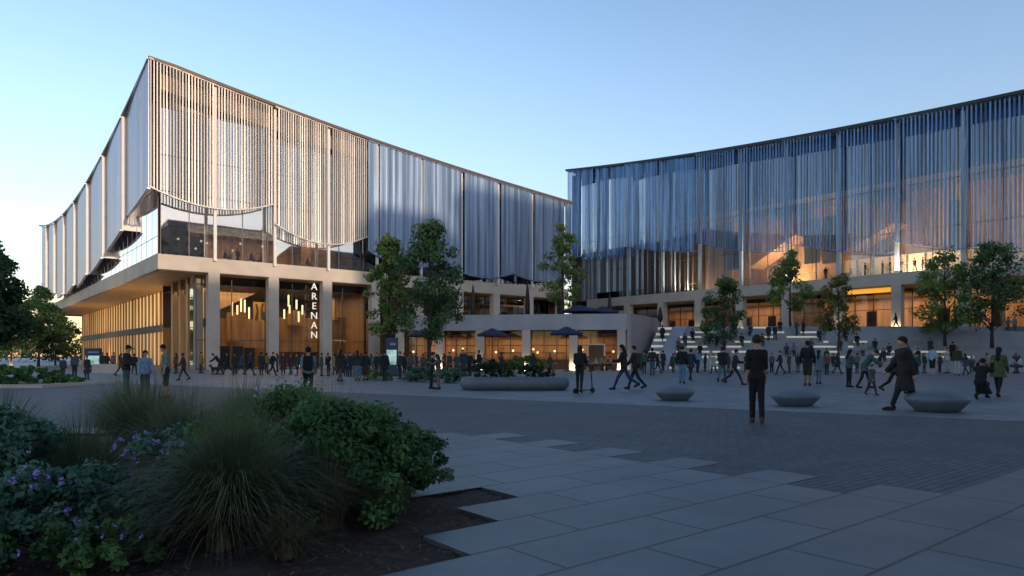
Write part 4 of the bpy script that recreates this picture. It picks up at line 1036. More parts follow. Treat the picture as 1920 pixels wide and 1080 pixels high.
# ------------------------------------------------------------------ people: continuous bodies grown from distance fields
def surface_net(f, lo, hi, h):
    ax = [np.arange(lo[i], hi[i]+h, h) for i in range(3)]
    X, Y, Z = np.meshgrid(*ax, indexing='ij'); D = f(np.stack([X, Y, Z], -1))
    ins = D < 0; n = D.shape
    cs = tuple(k-1 for k in n); acc = np.zeros(cs+(3,)); cnt = np.zeros(cs)
    base = np.stack([X, Y, Z], -1)
    for axis in range(3):
        for o1 in (0, 1):
            for o2 in (0, 1):
                off = [0, 0, 0]; oth = [k for k in range(3) if k != axis]; off[oth[0]] = o1; off[oth[1]] = o2
                s0 = tuple(slice(off[k], off[k]+cs[k]) for k in range(3))
                off2 = off[:]; off2[axis] = 1; s1 = tuple(slice(off2[k], off2[k]+cs[k]) for k in range(3))
                a, b = D[s0], D[s1]; cr = (a < 0) != (b < 0)
                t = np.where(cr, a/np.where(cr, a-b, 1), 0)
                P = base[s0]+(base[s1]-base[s0])*t[..., None]
                acc += P*cr[..., None]; cnt += cr
    has = cnt > 0; idx = -np.ones(cs, int); idx[has] = np.arange(has.sum())
    V = acc[has]/cnt[has][:, None]; Q = []
    for axis in range(3):
        o = [k for k in range(3) if k != axis]
        sl0 = [slice(1, n[k]-1) for k in range(3)]; sl0[axis] = slice(0, n[axis]-1)
        sl1 = list(sl0); sl1[axis] = slice(1, n[axis])
        a, b = ins[tuple(sl0)], ins[tuple(sl1)]; I = np.argwhere(a != b)
        if not len(I): continue
        flip = a[a != b]
        c = I.copy(); c[:, o[0]] += 1; c[:, o[1]] += 1
        def g(d0, d1):
            q = c.copy(); q[:, o[0]] -= d0; q[:, o[1]] -= d1; return idx[q[:, 0], q[:, 1], q[:, 2]]
        q = np.stack([g(1, 1), g(0, 1), g(0, 0), g(1, 0)], 1)
        if axis == 1: flip = ~flip
        q[~flip] = q[~flip][:, ::-1]; Q.append(q)
    return V, np.concatenate(Q)

def cap(P, a, b, ra, rb_, sy=1.):
    a = np.array(a, float); b = np.array(b, float); s = np.array([1, sy, 1]); Pa = (P-a)*(1/s); ba = (b-a)/s
    t = np.clip((Pa@ba)/max(1e-9, ba@ba), 0, 1)
    return (np.linalg.norm(Pa-t[..., None]*ba, axis=-1)-(ra+(rb_-ra)*t))*min(1, sy)
def smin(ds, k=.035):
    d = ds[0]
    for e in ds[1:]:
        h_ = np.clip(.5+.5*(e-d)/k, 0, 1); d = e*(1-h_)+d*h_-k*h_*(1-h_)
    return d

class Pose:
    def __init__(s, lt=0, lk=0, rt=0, rk=0, la=(5, 6, 8), ra=(5, 6, 8), lean=0, head=0, pel=.93, look=0):
        """lt/rt thigh swing, lk/rk knee bend, la/ra (forward, outward, elbow) in degrees; figure faces -Y"""
        r = math.radians; s.J = J = {}
        J['pel'] = np.array([0, 0, pel]); ln = r(lean)
        def tor(x, z, y=0): dz = z-.93; return np.array([x, -math.sin(ln)*dz+y*math.cos(ln), pel+math.cos(ln)*dz])
        s.tor = tor
        J['waist'] = tor(0, 1.10); J['chest'] = tor(0, 1.32); J['neck0'] = tor(0, 1.46); J['neck1'] = tor(0, 1.54)
        hd = r(head)+ln; J['head'] = J['neck1']+np.array([0, -math.sin(hd)*.11-.015, math.cos(hd)*.11]); s.hd = hd
        for sd_, t, k in (('l', lt, lk), ('r', rt, rk)):
            x = .09 if sd_ == 'l' else -.09
            J[sd_+'hip'] = np.array([x, 0, pel-.02]); t_, k_ = r(t), r(k)
            J[sd_+'kn'] = J[sd_+'hip']+np.array([0, -math.sin(t_)*.43, -math.cos(t_)*.43])
            q = t_-k_; J[sd_+'an'] = J[sd_+'kn']+np.array([0, -math.sin(q)*.42, -math.cos(q)*.42])
            fa = q*.6; J[sd_+'toe'] = J[sd_+'an']+np.array([.015*(1 if x > 0 else -1), -math.cos(fa)*.17, -.045-math.sin(-fa)*.12*(1 if q < 0 else -.6)])
        for sd_, (fw, ou, el) in (('l', la), ('r', ra)):
            sg = 1 if sd_ == 'l' else -1
            J[sd_+'sh'] = tor(.185*sg, 1.41); fw_, ou_, el_ = r(fw), r(ou), r(el)
            u = np.array([sg*math.sin(ou_), -math.sin(fw_)*math.cos(ou_), -math.cos(fw_)*math.cos(ou_)])
            J[sd_+'el'] = J[sd_+'sh']+u*.29; f2 = fw_+el_
            v = np.array([sg*math.sin(ou_)*.6-sg*.18*math.sin(el_), -math.sin(f2), -math.cos(f2)]); v /= np.linalg.norm(v)
            J[sd_+'wr'] = J[sd_+'el']+v*.25; J[sd_+'v'] = v
            J[sd_+'pa'] = J[sd_+'wr']+v*.09
        s.z = min(min(J['lan'][2], J['ran'][2])-.075, min(J['ltoe'][2], J['rtoe'][2])-.03)
        for k in list(J):
            if len(k) > 1 and k[1:] == 'v': continue
            J[k] = J[k]-np.array([0, 0, s.z])
    def torso(s, P, e=0.):
        J = s.J; d = lambda x, z: s.tor(x, z)-np.array([0, 0, s.z])
        return [cap(P, d(-.115, 1.36), d(.115, 1.36), .098+e, .098+e, .85), cap(P, d(-.06, 1.12), d(.06, 1.12), .098+e, .098+e, .85),
                cap(P, J['pel']+[-.075, 0, 0], J['pel']+[.075, 0, 0], .105+e, .105+e, .95), cap(P, J['pel'], d(0, 1.36), .115+e, .125+e, .85)]
    def arms(s, P, e=0., to=1.):
        J = s.J; o = []
        for q in 'lr':
            o.append(cap(P, J[q+'sh'], J[q+'el'], .055+e, .042+e))
            if to > .5: o.append(cap(P, J[q+'el'], J[q+'el']+(J[q+'wr']-J[q+'el'])*(to*2-1), .042+e, .032+e))
        return o
    def hands(s, P):
        J = s.J; o = []
        for q in 'lr':
            sg = 1 if q == 'l' else -1
            v = J[q+'v']; sd_ = np.cross(v, [sg, 0, .0]); sd_ /= max(1e-6, np.linalg.norm(sd_)); inn = np.cross(sd_, v)
            o.append(cap(P, J[q+'wr'], J[q+'pa'], .03, .034))
            for k, (ln_, of) in enumerate(((.075, -.03), (.085, -.01), (.08, .01), (.062, .03))):
                b = J[q+'pa']+sd_*of; m = b+v*ln_*.55; t = m+v*ln_*.45-inn*sg*.0+np.array([-sg*.018, 0, 0])
                o += [cap(P, b, m, .0105, .0095), cap(P, m, t, .0095, .008)]
            tb = J[q+'wr']+v*.03+sd_*-.025; o.append(cap(P, tb, tb+v*.05-sd_*.035, .012, .009))
        return o
    def legs(s, P, e=0., to=1.):
        J = s.J; o = []
        for q in 'lr':
            o.append(cap(P, J[q+'hip'], J[q+'kn'], .082+e, .055+e))
            if to > .5: o.append(cap(P, J[q+'kn'], J[q+'kn']+(J[q+'an']-J[q+'kn'])*(to*2-1), .054+e, .038+e*1.2))
        return o
    def headp(s, P, e=0., face=True):
        J = s.J; h_ = J['head']; up = np.array([0, -math.sin(s.hd), math.cos(s.hd)]); fw = np.array([0, -math.cos(s.hd), -math.sin(s.hd)])
        o = [cap(P, h_+up*.03+fw*-.01, h_-up*.035+fw*.012, .088+e, .074+e)]
        if face:
            o += [cap(P, h_+fw*.085+up*.012, h_+fw*.103-up*.022, .011, .017), cap(P, h_-up*.085+fw*.055, h_-up*.09+fw*.05, .03, .035)]
            for sg in (1, -1): o.append(cap(P, h_+np.array([sg*.085, 0, 0])+up*.015, h_+np.array([sg*.083, 0, 0])-up*.03, .014, .011))
            J = s.J
        return o
    def body(s, P):
        J = s.J
        d = smin(s.torso(P)+s.arms(P)+s.legs(P)+s.headp(P)+[cap(P, J['neck0'], J['neck1']+[0, 0, .04], .052, .05)]+[cap(P, J[q+'an'], J[q+'toe'], .04, .032) for q in 'lr']+[cap(P, J[q+'wr'], J[q+'pa'], .03, .034) for q in 'lr'], .03)
        d = np.minimum(d, smin(s.hands(P), .006))
        h_ = J['head']; up = np.array([0, -math.sin(s.hd), math.cos(s.hd)]); fw = np.array([0, -math.cos(s.hd), -math.sin(s.hd)])
        for sg in (1, -1):
            ey = np.linalg.norm(P-(h_+fw*.098+up*.012+np.array([sg*.034, 0, 0])), axis=-1)-.018; d = np.maximum(d, -ey)
        mo = cap(P, h_+fw*.094-up*.052-[.02, 0, 0], h_+fw*.094-up*.052+[.02, 0, 0], .006, .006); return np.maximum(d, -mo)
POSES = {
 'stand': Pose(2, 2, -3, 2), 'stand2': Pose(6, 8, -4, 0, (10, 10, 25), (4, 8, 10), 0, 4), 'hands_front': Pose(0, 2, 0, 2, (18, 8, 70), (18, 8, 70), 2, 14),
 'pockets': Pose(3, 3, -3, 2, (-8, 16, 32), (-8, 16, 32), 0, 0), 'walk': Pose(24, 6, -20, 18, (-20, 6, 15), (22, 6, 20), 3, 3), 'walk2': Pose(-22, 22, 25, 5, (24, 6, 25), (-22, 6, 18), 4, 0),
 'stride': Pose(32, 8, -28, 30, (28, 8, 60), (-20, 8, 20), 6, 4), 'phone': Pose(3, 3, -2, 2, (35, 5, 95), (0, 8, 8), 2, 26), 'look_down': Pose(4, 4, -5, 4, (6, 10, 14), (2, 8, 10), 3, 22),
 'photo': Pose(40, 118, 85, 95, (75, 12, 100), (75, 12, 100), 16, 4, .62), 'sit': Pose(86, 88, 80, 78, (28, 8, 45), (28, 8, 45), 10, 10, .55), 'hug': Pose(3, 3, -3, 3, (55, -8, 55), (55, -8, 55), 4, 12),
 'scooter': Pose(4, 8, -10, 14, (32, 8, 40), (32, 8, 40), 4, 6), 'point': Pose(10, 6, -8, 6, (70, 10, 15), (4, 8, 10), 2, 0), 'slow': Pose(9, 6, -8, 12, (2, 5, 10), (6, 5, 14), 1, 10), 'bend': Pose(22, 14, -10, 16, (45, 6, 20), (40, 6, 20), 38, 20)}
VOX = .024
_cache = {}
def garment(pose, kind, h=VOX):
    key = (pose, kind)
    if key in _cache: return _cache[key]
    p = POSES[pose]; J = p.J; ground_cut = lambda P: -P[..., 2]+.004
    up = np.array([0, -math.sin(p.hd), math.cos(p.hd)]); fw = np.array([0, -math.cos(p.hd), -math.sin(p.hd)]); H_ = J['head']
    sitd = J['pel'][2] < .75
    def f(P):
        if kind == 'body': return np.maximum(p.body(P), -P[..., 2]+.01)
        if kind in ('tee', 'jacket', 'hoodie'):
            e = .014 if kind == 'tee' else .03
            hem = J['pel'][2]-(.02 if kind == 'tee' else .06)
            d = np.maximum(smin(p.torso(P, e), .04), hem-P[..., 2])
            d = smin([d]+p.arms(P, e*.9, .55 if kind == 'tee' else .97), .03)
            nk = cap(P, J['neck0']+[0, 0, .03], J['neck1']+[0, 0, .2], .054, .054)
            if kind == 'hoodie': d = smin([d, cap(P, J['neck0']+[0, .05, .02], J['neck0']+[0, .07, -.06], .085, .07)], .04)
            return np.maximum(d, -nk)
        if kind in ('coat', 'parka'):
            lo_ = (.46 if kind == 'coat' else .70)*(1 if not sitd else .4); z0 = J['pel'][2]
            k_ = (J['lkn']+J['rkn'])/2
            bot = np.array([0, (k_[1] if sitd else k_[1]*.5), max(lo_, .08)])
            d = smin(p.torso(P, .035)+[cap(P, J['pel']+[-.05, 0, 0], bot+[-.08, 0, 0], .13, .19, .95), cap(P, J['pel']+[.05, 0, 0], bot+[.08, 0, 0], .13, .19, .95)], .05)
            d = np.maximum(d, lo_-P[..., 2]); d = smin([d]+p.arms(P, .03, .97), .03)
            return np.maximum(d, -cap(P, J['neck0']+[0, 0, .04], J['neck1']+[0, 0, .2], .056, .056))
        if kind in ('trousers', 'shorts', 'slim'):
            e = {'trousers': .022, 'shorts': .03, 'slim': .01}[kind]
            d = smin(p.legs(P, e, .97 if kind != 'shorts' else .55)+[cap(P, J['pel']+[-.075, 0, 0], J['pel']+[.075, 0, 0], .108+e, .108+e, .95)], .03)
            return np.maximum(d, P[..., 2]-J['pel'][2]-.1)
        if kind == 'skirt':
            d = smin([cap(P, J['pel']+[-.03, 0, .08], [-.1, 0, .3], .12, .19, .9), cap(P, J['pel']+[.03, 0, .08], [.1, 0, .3], .12, .19, .9)], .05)
            return np.maximum(np.maximum(d, P[..., 2]-J['pel'][2]-.1), .32-P[..., 2])
        if kind == 'shoes':
            d = np.minimum(*[smin([cap(P, J[q+'an']+[0, .02, -.02], J[q+'toe'], .055, .045), cap(P, J[q+'an']+[0, .03, -.035], J[q+'an']+[0, .03, 0], .05, .048)], .03) for q in 'lr'])
            return np.maximum(d, ground_cut(P))
        if kind in ('short_hair', 'long_hair', 'bun', 'cap', 'hood'):
            d = smin(p.headp(P, .016, False), .02)
            cut = ((P-H_)@fw)*.9-((P-H_)@up)*1.0-.022
            d = np.maximum(d, cut); d = np.maximum(d, -((P-H_)@up)-(.085 if kind != 'long_hair' else .12))
            if kind == 'long_hair': d = smin([d, cap(P, H_-fw*.06, J['neck0']-fw*.13+[0, 0, -.12], .08, .07)], .04)
            if kind == 'bun': d = smin([d, cap(P, H_-fw*.08+up*.09, H_-fw*.09+up*.1, .045, .045)], .02)
            if kind == 'cap': d = np.minimum(d, np.maximum(cap(P, H_+fw*.06+up*.05, H_+fw*.16+up*.035, .075, .055), np.abs((P-H_)@up-.045)-.014))
            if kind == 'hood': d = smin([d, cap(P, H_-fw*.03, J['neck0'], .1, .1)], .04)
            return d
        if kind == 'backpack':
            b = p.tor(0, 1.25, .19)-np.array([0, 0, p.z]); q = np.abs(P-b)-np.array([.13, .07, .2])
            d = np.linalg.norm(np.maximum(q, 0), axis=-1)+np.minimum(q.max(-1), 0)-.03
            st = [cap(P, p.tor(sg*.11, 1.40, .13)-[0, 0, p.z], p.tor(sg*.12, 1.47, .0)-[0, 0, p.z], .022, .022) for sg in (1, -1)]
            return smin([d]+st, .02)
        if kind == 'shoulder_bag':
            b = J['pel']+np.array([.2, .06, .12]); q = np.abs(P-b)-np.array([.03, .10, .09])
            d = np.linalg.norm(np.maximum(q, 0), axis=-1)+np.minimum(q.max(-1), 0)-.03
            return np.minimum(d, cap(P, b+[0, 0, .15], J['rsh']+[.02, 0, .05], .014, .014))
    pts = np.array([v for k, v in J.items() if k[1:] != 'v']); lo_ = pts.min(0)-.30; hi_ = pts.max(0)+.30
    if kind in ('short_hair', 'long_hair', 'bun', 'cap', 'hood'): lo_ = H_-np.array([.2, .3, .45]); hi_ = H_+np.array([.2, .35, .25]); h = h*.7
    if kind == 'shoes': lo_[2] = -.03; hi_[2] = max(J['lan'][2], J['ran'][2])+.12
    V, Q = surface_net(f, lo_, hi_, h)
    me = np_mesh(kind, V, Q); me.polygons.foreach_set('use_smooth', [True]*len(me.polygons)); me.materials.append(None)
    _cache[key] = me; return me
_cm = {}
def cloth(hexc, rough=.85):
    if hexc not in _cm: _cm[hexc] = mat('cloth '+hexc.lstrip('#'), lin(hexc), rough, 0, .28, 11, .6, 5)
    return _cm[hexc]
SKIN = [mat('skin tone', lin(c), .55, 0, .08, 8) for c in ('#b98a6c', '#8f6246', '#c79a7e')]
PART = {'tee': 't_shirt', 'jacket': 'jacket', 'hoodie': 'hoodie', 'coat': 'coat', 'parka': 'parka', 'slim': 'trousers', 'short_hair': 'hair', 'long_hair': 'hair', 'bun': 'hair', 'cap': 'cap', 'hood': 'hood'}
def person(label, px, foot, head, pose, face, top, bottom, hair='short_hair', haircol='#1d1814', shoes='#20201f', d=None, z=0., extra=None, group=None, skin=None, hm=None, slim=.92):
    """px/foot/head rows in the photo; face: 0 towards the camera, 90 to the right, 180 away, -90 to the left"""
    if d is None: d = F*(CH-z)/(foot-HY)
    x, y = at(px, d)
    ph = POSES[pose].J['head'][2]+.12
    hh = hm if hm else (foot-head)/F*d/ph*1.75
    s = hh/1.75 if hm else (foot-head)/F*d/ph
    s = max(.5, min(1.2, s))
    view = math.degrees(math.atan2(px-960, F))
    me = garment(pose, 'body'); o = bpy.data.objects.new('person', me); COL.objects.link(o)
    sk = skin if skin is not None else random.randrange(3)
    if me.materials[0] is None: me.materials[0] = SKIN[0]
    o.material_slots[0].link = 'OBJECT'; o.material_slots[0].material = SKIN[sk]
    o.location = (x, y, z); o.rotation_euler = (0, 0, R(face-view)); o.scale = (s*slim, s*slim, s)
    tag(o, label, 'person', group)
    parts = [(top[0], top[1]), (bottom[0], bottom[1]), ('shoes', shoes), (hair, haircol)]
    for k, c in parts:
        if k is None: continue
        mm = garment(pose, k); ch = bpy.data.objects.new(PART.get(k, k), mm); COL.objects.link(ch); ch.parent = o
        ch.material_slots[0].link = 'OBJECT'; ch.material_slots[0].material = cloth(c)
    if extra:
        k, c, lab = extra
        mm = garment(pose, k); ch = bpy.data.objects.new(k, mm); COL.objects.link(ch); ch.material_slots[0].link = 'OBJECT'; ch.material_slots[0].material = cloth(c)
        ch.location = o.location; ch.rotation_euler = o.rotation_euler; ch.scale = o.scale
        tag(ch, lab, 'bag')
    return o
P_ = person
DK = '#1f2226'
# group of three behind the front bed
P_('man in black cap and dark jacket, first of the three talking behind the bed', 237, 744, 647, 'hands_front', 75, ('jacket', '#241d1a'), ('trousers', '#3f5568'), 'cap', '#15130f')
P_('woman with long dark hair and pale blue top between two men', 272, 746, 657, 'stand2', 20, ('hoodie', '#7d93ab'), ('trousers', '#33404f'), 'long_hair', '#15120f', extra=('shoulder_bag', '#3c3d33', 'olive shoulder bag on the woman in the pale blue top'))
P_('man in grey green t shirt and dark shorts facing the woman in pale blue', 311, 747, 646, 'look_down', -75, ('tee', '#6d7a73'), ('shorts', '#262d33'), 'short_hair', '#1d1814')
P_('lone walker in dark clothes crossing towards the beige corner column', 344, 713, 662, 'walk', -80, ('jacket', '#2a2c33'), ('slim', '#26303b'))
P_('person in a dark coat standing near the pale screen at the far left', 163, 711, 667, 'stand', 30, ('coat', '#2c3036'), ('trousers', '#2b3038'))
P_('person in blue grey at the far left beside the dark trees', 118, 711, 669, 'stand2', 160, ('jacket', '#34404d'), ('trousers', '#2a323b'))
P_('dark figure behind the low wall, left one of the close pair', 192, 694, 668, 'stand', 0, ('jacket', '#2e3035'), ('trousers', '#2b2f36'), d=60, hm=1.7)
P_('dark figure behind the low wall, right one of the close pair', 201, 694, 668, 'stand2', 50, ('jacket', '#383339'), ('trousers', '#2b2f36'), d=60.5, hm=1.68)
P_('person in dusty pink top behind the man with the cap', 213, 694, 667, 'stand', -40, ('hoodie', '#7c5a58'), ('trousers', '#33343b'), d=59, hm=1.7)
P_('person in yellow jacket beside the beige corner column', 377, 698, 664, 'stand', 60, ('jacket', '#8f7d45'), ('trousers', '#4a423c'), d=56, hm=1.72)
P_('person bending forward with a dog just right of the corner column', 412, 703, 668, 'bend', -85, ('jacket', '#23262c'), ('slim', '#22262d'), d=52, hm=1.8)
P_('person in black walking left in front of the atrium doors', 427, 702, 660, 'walk2', -70, ('jacket', '#191c21'), ('slim', '#1a1d22'))
P_('person in purple grey jacket and black trousers before the atrium doors', 468, 704, 658, 'walk', 80, ('jacket', '#35343f'), ('slim', '#191b20'), extra=('backpack', '#1c1d20', 'black backpack on the person before the atrium doors'))
P_('person in long charcoal coat before the second atrium door', 490, 704, 660, 'stand', 170, ('coat', '#2c2b2a'), ('slim', '#16181c'))
P_('person in black jacket with mint hem stepping past the second beige column', 511, 704, 660, 'walk2', 60, ('jacket', '#1f2422'), ('slim', '#181b20'))
P_('person in maroon coat beneath the lit letters, left of the backpack man', 531, 705, 660, 'stand2', 10, ('coat', '#432a2b'), ('slim', '#22262d'))
P_('person in bottle green jacket just left of the backpack man', 557, 704, 662, 'stand', -60, ('parka', '#1f3b31'), ('trousers', '#2c3640'))
P_('man with a dark backpack seen from behind, walking towards the lit letters', 578, 752, 650, 'walk', 178, ('tee', '#77848c'), ('slim', '#12161d'), 'short_hair', '#14110f', '#aab2ba', extra=('backpack', '#10151c', 'dark backpack on the man walking to the lit letters'))
P_('person in taupe coat right of the backpack man', 603, 705, 662, 'stand', 100, ('parka', '#45413c'), ('slim', '#191c20'))
P_('person in black with a white bag at the fourth beige column', 616, 705, 662, 'phone', -30, ('jacket', '#16191d'), ('slim', '#1b1f26'), extra=('shoulder_bag', '#b9bcc0', 'white bag on the person at the fourth column'))
P_('woman in long black coat and boots left of the standing crowd', 638, 716, 655, 'walk', 150, ('coat', '#26221f'), ('slim', '#5a4a44'), 'long_hair', '#1a1512')
P_('person in navy jacket behind the woman in the long black coat', 656, 706, 660, 'pockets', 40, ('jacket', '#232c3d'), ('trousers', '#22303f'))
P_('woman in long blue grey skirt in the standing crowd', 670, 714, 657, 'stand', 190, ('jacket', '#2b3238'), ('skirt', '#54697a'), 'long_hair', '#191511')
P_('person in dark green jumper and plum skirt in the standing crowd', 685, 713, 658, 'pockets', 200, ('jacket', '#1c2c22'), ('skirt', '#3a2c33'), 'short_hair', '#151a12', '#3a2c28')
P_('person in black parka directly before the lit totem screen', 721, 714, 657, 'pockets', 160, ('parka', '#1a1c21'), ('trousers', '#2c2d33'))
P_('person in plum jacket right of the totem', 750, 711, 659, 'stand', -40, ('jacket', '#33293a'), ('slim', '#232c3d'))
P_('person in mauve top and dark green trousers right of the totem', 768, 714, 660, 'hands_front', 30, ('hoodie', '#5d4c50'), ('trousers', '#1f3a2b'))
P_('man of the embracing couple in dark trousers before the restaurant', 809, 729, 660, 'hug', 95, ('jacket', '#2c332f'), ('slim', '#171c26'))
P_('woman of the embracing couple in grey dress before the restaurant', 822, 730, 664, 'hug', -85, ('parka', '#4a5250'), ('slim', '#7d6258'), 'long_hair', '#191412')
P_('person in olive parka right of the embracing couple', 842, 706, 660, 'walk', 40, ('parka', '#3d402e'), ('slim', '#1f2329'))
P_('tall person in navy at the left end of the planter bench', 868, 706, 655, 'stand', 20, ('coat', '#2a2f3b'), ('trousers', '#20242b'))
P_('person in charcoal behind the left end of the planter bench', 881, 704, 664, 'stand2', -20, ('jacket', '#282a2d'), ('trousers', '#23262b'), d=48, hm=1.7)
P_('person in black standing by the third restaurant column', 898, 703, 659, 'pockets', -60, ('jacket', '#17181b'), ('trousers', '#1b1c20'), d=50, hm=1.8)
rider = P_('person in dark hoodie standing with a kick scooter right of the planter bench', 1087, 737, 648, 'scooter', 172, ('hoodie', '#1c2120'), ('slim', '#141a26'), 'hood', '#1c2120', '#23262c', extra=('backpack', '#16191a', 'dark backpack on the person with the scooter'))
P_('woman with long hair and blue jeans, left of the walking couple', 1170, 731, 646, 'stride', -95, ('jacket', '#1b1c1f'), ('slim', '#25395c'), 'long_hair', '#15110e')
P_('man in olive jacket, right of the walking couple', 1191, 730, 648, 'walk2', -105, ('jacket', '#2a2d25'), ('slim', '#171c28'), extra=('backpack', '#353a33', 'olive backpack on the man of the walking couple'))
P_('person in green jacket just behind the walking couple', 1208, 701, 657, 'stand', 170, ('jacket', '#2d5140'), ('slim', '#1b1f26'))
P_('person in dark olive jacket and grey jeans at the foot of the lit stair', 1223, 704, 652, 'pockets', 175, ('jacket', '#2a2a27'), ('trousers', '#3d5362'))
P_('person in dark coat before the left end of the seating steps', 1243, 695, 657, 'stand2', 150, ('coat', '#23282a'), ('slim', '#2b3137'))
P_('man in black jacket and pale blue jeans above the left pebble seat', 1279, 719, 648, 'pockets', 170, ('jacket', '#15151a'), ('trousers', '#5a7c96'))
P_('woman in long navy parka right of the man in pale jeans', 1295, 713, 654, 'walk', 160, ('parka', '#232e3e'), ('slim', '#1d2a40'))
P_('person in sky blue shirt at the foot of the seating steps', 1308, 699, 660, 'bend', 170, ('tee', '#4d7aa8'), ('trousers', '#1f2b45'))
P_('person in black jacket and grey jeans left of the man in black', 1354, 717, 650, 'walk2', 165, ('jacket', '#17191b'), ('trousers', '#4a6172'))
P_('person carrying a pink bundle, striding left of the man in black', 1377, 722, 655, 'stride', 85, ('jacket', '#2d2b33'), ('slim', '#22272f'), extra=('shoulder_bag', '#8d7d97', 'pale pink bag on the person left of the man in black'))
P_('man in black t shirt and black trousers standing nearest the camera, seen from behind', 1419, 793, 628, 'slow', 188, ('tee', '#0e0f12'), ('trousers', '#0d0f13'), 'short_hair', '#2a211d', '#5a3a3c', skin=0, slim=.84)
P_('slight figure in dark trousers behind the shoulder of the man in black', 1447, 699, 662, 'stand', 10, ('jacket', '#4f5258'), ('trousers', '#191d24'))
P_('thin person in navy right of the man in black, before the steps', 1463, 702, 658, 'walk', -80, ('jacket', '#1d2a3a'), ('slim', '#18202c'))
P_('broad man in navy jacket and olive shorts above the middle pebble seat', 1514, 723, 636, 'pockets', 175, ('jacket', '#101722'), ('shorts', '#2c2a1c'), 'short_hair', '#1a1714', '#3c3836')
P_('person with dark bob and pale grey coat right of the man in olive shorts', 1535, 720, 656, 'stand2', 165, ('parka', '#66717a'), ('slim', '#5a6e80'), 'long_hair', '#171310')
P_('woman in teal jacket with black trousers right of the thin tree trunk', 1592, 726, 655, 'hands_front', 130, ('hoodie', '#3a4f52'), ('slim', '#15181f'), 'long_hair', '#16110f')
P_('person in sea green coat bending over the small child', 1620, 728, 656, 'bend', 90, ('parka', '#3f5350'), ('slim', '#181c22'))
P_('small child in grey coat left of the striding woman', 1634, 741, 683, 'walk', 40, ('parka', '#4a4e50'), ('slim', '#20262f'))
P_('woman in a long dark coat striding past the right pebble seat', 1697, 769, 631, 'walk', -70, ('coat', '#221d1a'), ('slim', '#171a22'), 'short_hair', '#14100e', extra=('shoulder_bag', '#1d1a20', 'black shoulder bag on the woman in the long dark coat'), slim=1.06)
P_('person half hidden behind the striding woman, one leg back', 1678, 738, 655, 'stride', 60, ('jacket', '#2c2f38'), ('slim', '#191d24'))
P_('man in pale blue shirt and dark shorts facing the steps', 1748, 703, 645, 'pockets', 160, ('jacket', '#93aebb'), ('shorts', '#241d1d'), 'short_hair', '#2c2a2e', '#9aa1a8', skin=2)
P_('slender person all in cream left of the couple in olive', 1776, 700, 650, 'point', -60, ('tee', '#b7b9b2'), ('slim', '#8d9490'), 'bun', '#6b5945')
P_('person in olive jacket and white trousers right of the cream figure', 1795, 704, 641, 'stand2', 0, ('jacket', '#3d3b26'), ('slim', '#a9aca8'), 'short_hair', '#6e5a3e')
P_('person in black crouching with arms raised to take a photo', 1838, 749, 672, 'photo', 160, ('coat', '#101216'), ('slim', '#1c2838'), 'short_hair', '#0f0d0c')
P_('woman in moss green jacket and black trousers beside the crouching photographer', 1872, 745, 651, 'walk', 165, ('parka', '#4c5530'), ('slim', '#101419'), 'long_hair', '#15110f')
P_('person in white shirt seated at the right edge of the photo', 1915, 699, 655, 'sit', -80, ('tee', '#b4c0ca'), ('shorts', '#32402f'), d=56, hm=1.8)
P_('person in blue cap and white top seated just left of the right edge', 1897, 697, 650, 'sit', 60, ('tee', '#93a8c2'), ('trousers', '#3a4660'), 'cap', '#33496b', d=57, hm=1.8)
P_('dark figure seated low in front of the lower terrace wall', 1822, 692, 655, 'sit', 0, ('jacket', '#4a4e55'), ('trousers', '#3a3f48'), d=57.5, hm=1.75)
# terrace and balcony
def onterrace(label, px, pose, face, top, bottom, d=78.5, z=TZ, **kw): P_(label, px, 0, 0, pose, face, top, bottom, d=d, z=z, hm=kw.pop('hm', 1.75), **kw)
onterrace('person in black walking before the broad right hand column on the terrace', 1680, 'walk', -80, ('jacket', '#15161a'), ('slim', '#17191d'), 77.5)
onterrace('dark figure behind the trunk of the terrace tree at the right', 1764, 'stand', 0, ('jacket', '#2c2c2e'), ('trousers', '#2b2a2a'), 76)
onterrace('person in pale shirt on the terrace near the right edge, arms low', 1903, 'hands_front', -30, ('jacket', '#8f8c88'), ('trousers', '#5a5a5e'), 73.5, 3.9)
onterrace('person in grey jeans on the terrace at the right edge of the photo', 1890, 'walk2', 40, ('tee', '#6e665f'), ('trousers', '#4b4f58'), 74, 3.9)
onterrace('dark silhouette on the gallery, left of the talking pair', 1655, 'stand', 70, ('jacket', '#131416'), ('trousers', '#141518'), 84.3, 11.42)
onterrace('dark silhouette on the gallery, right of the talking pair', 1669, 'stand2', -70, ('coat', '#16161a'), ('trousers', '#141518'), 83.4, 11.42)
onterrace('silhouette of a person seated low on the gallery, left of the talking pair', 1608, 'sit', 60, ('jacket', '#1b1b1e'), ('trousers', '#17181b'), 87.5, 11.42)
onterrace('silhouette of a second person seated on the gallery, facing left', 1597, 'sit', -60, ('jacket', '#1d1f25'), ('trousers', '#17181b'), 88.4, 11.42)
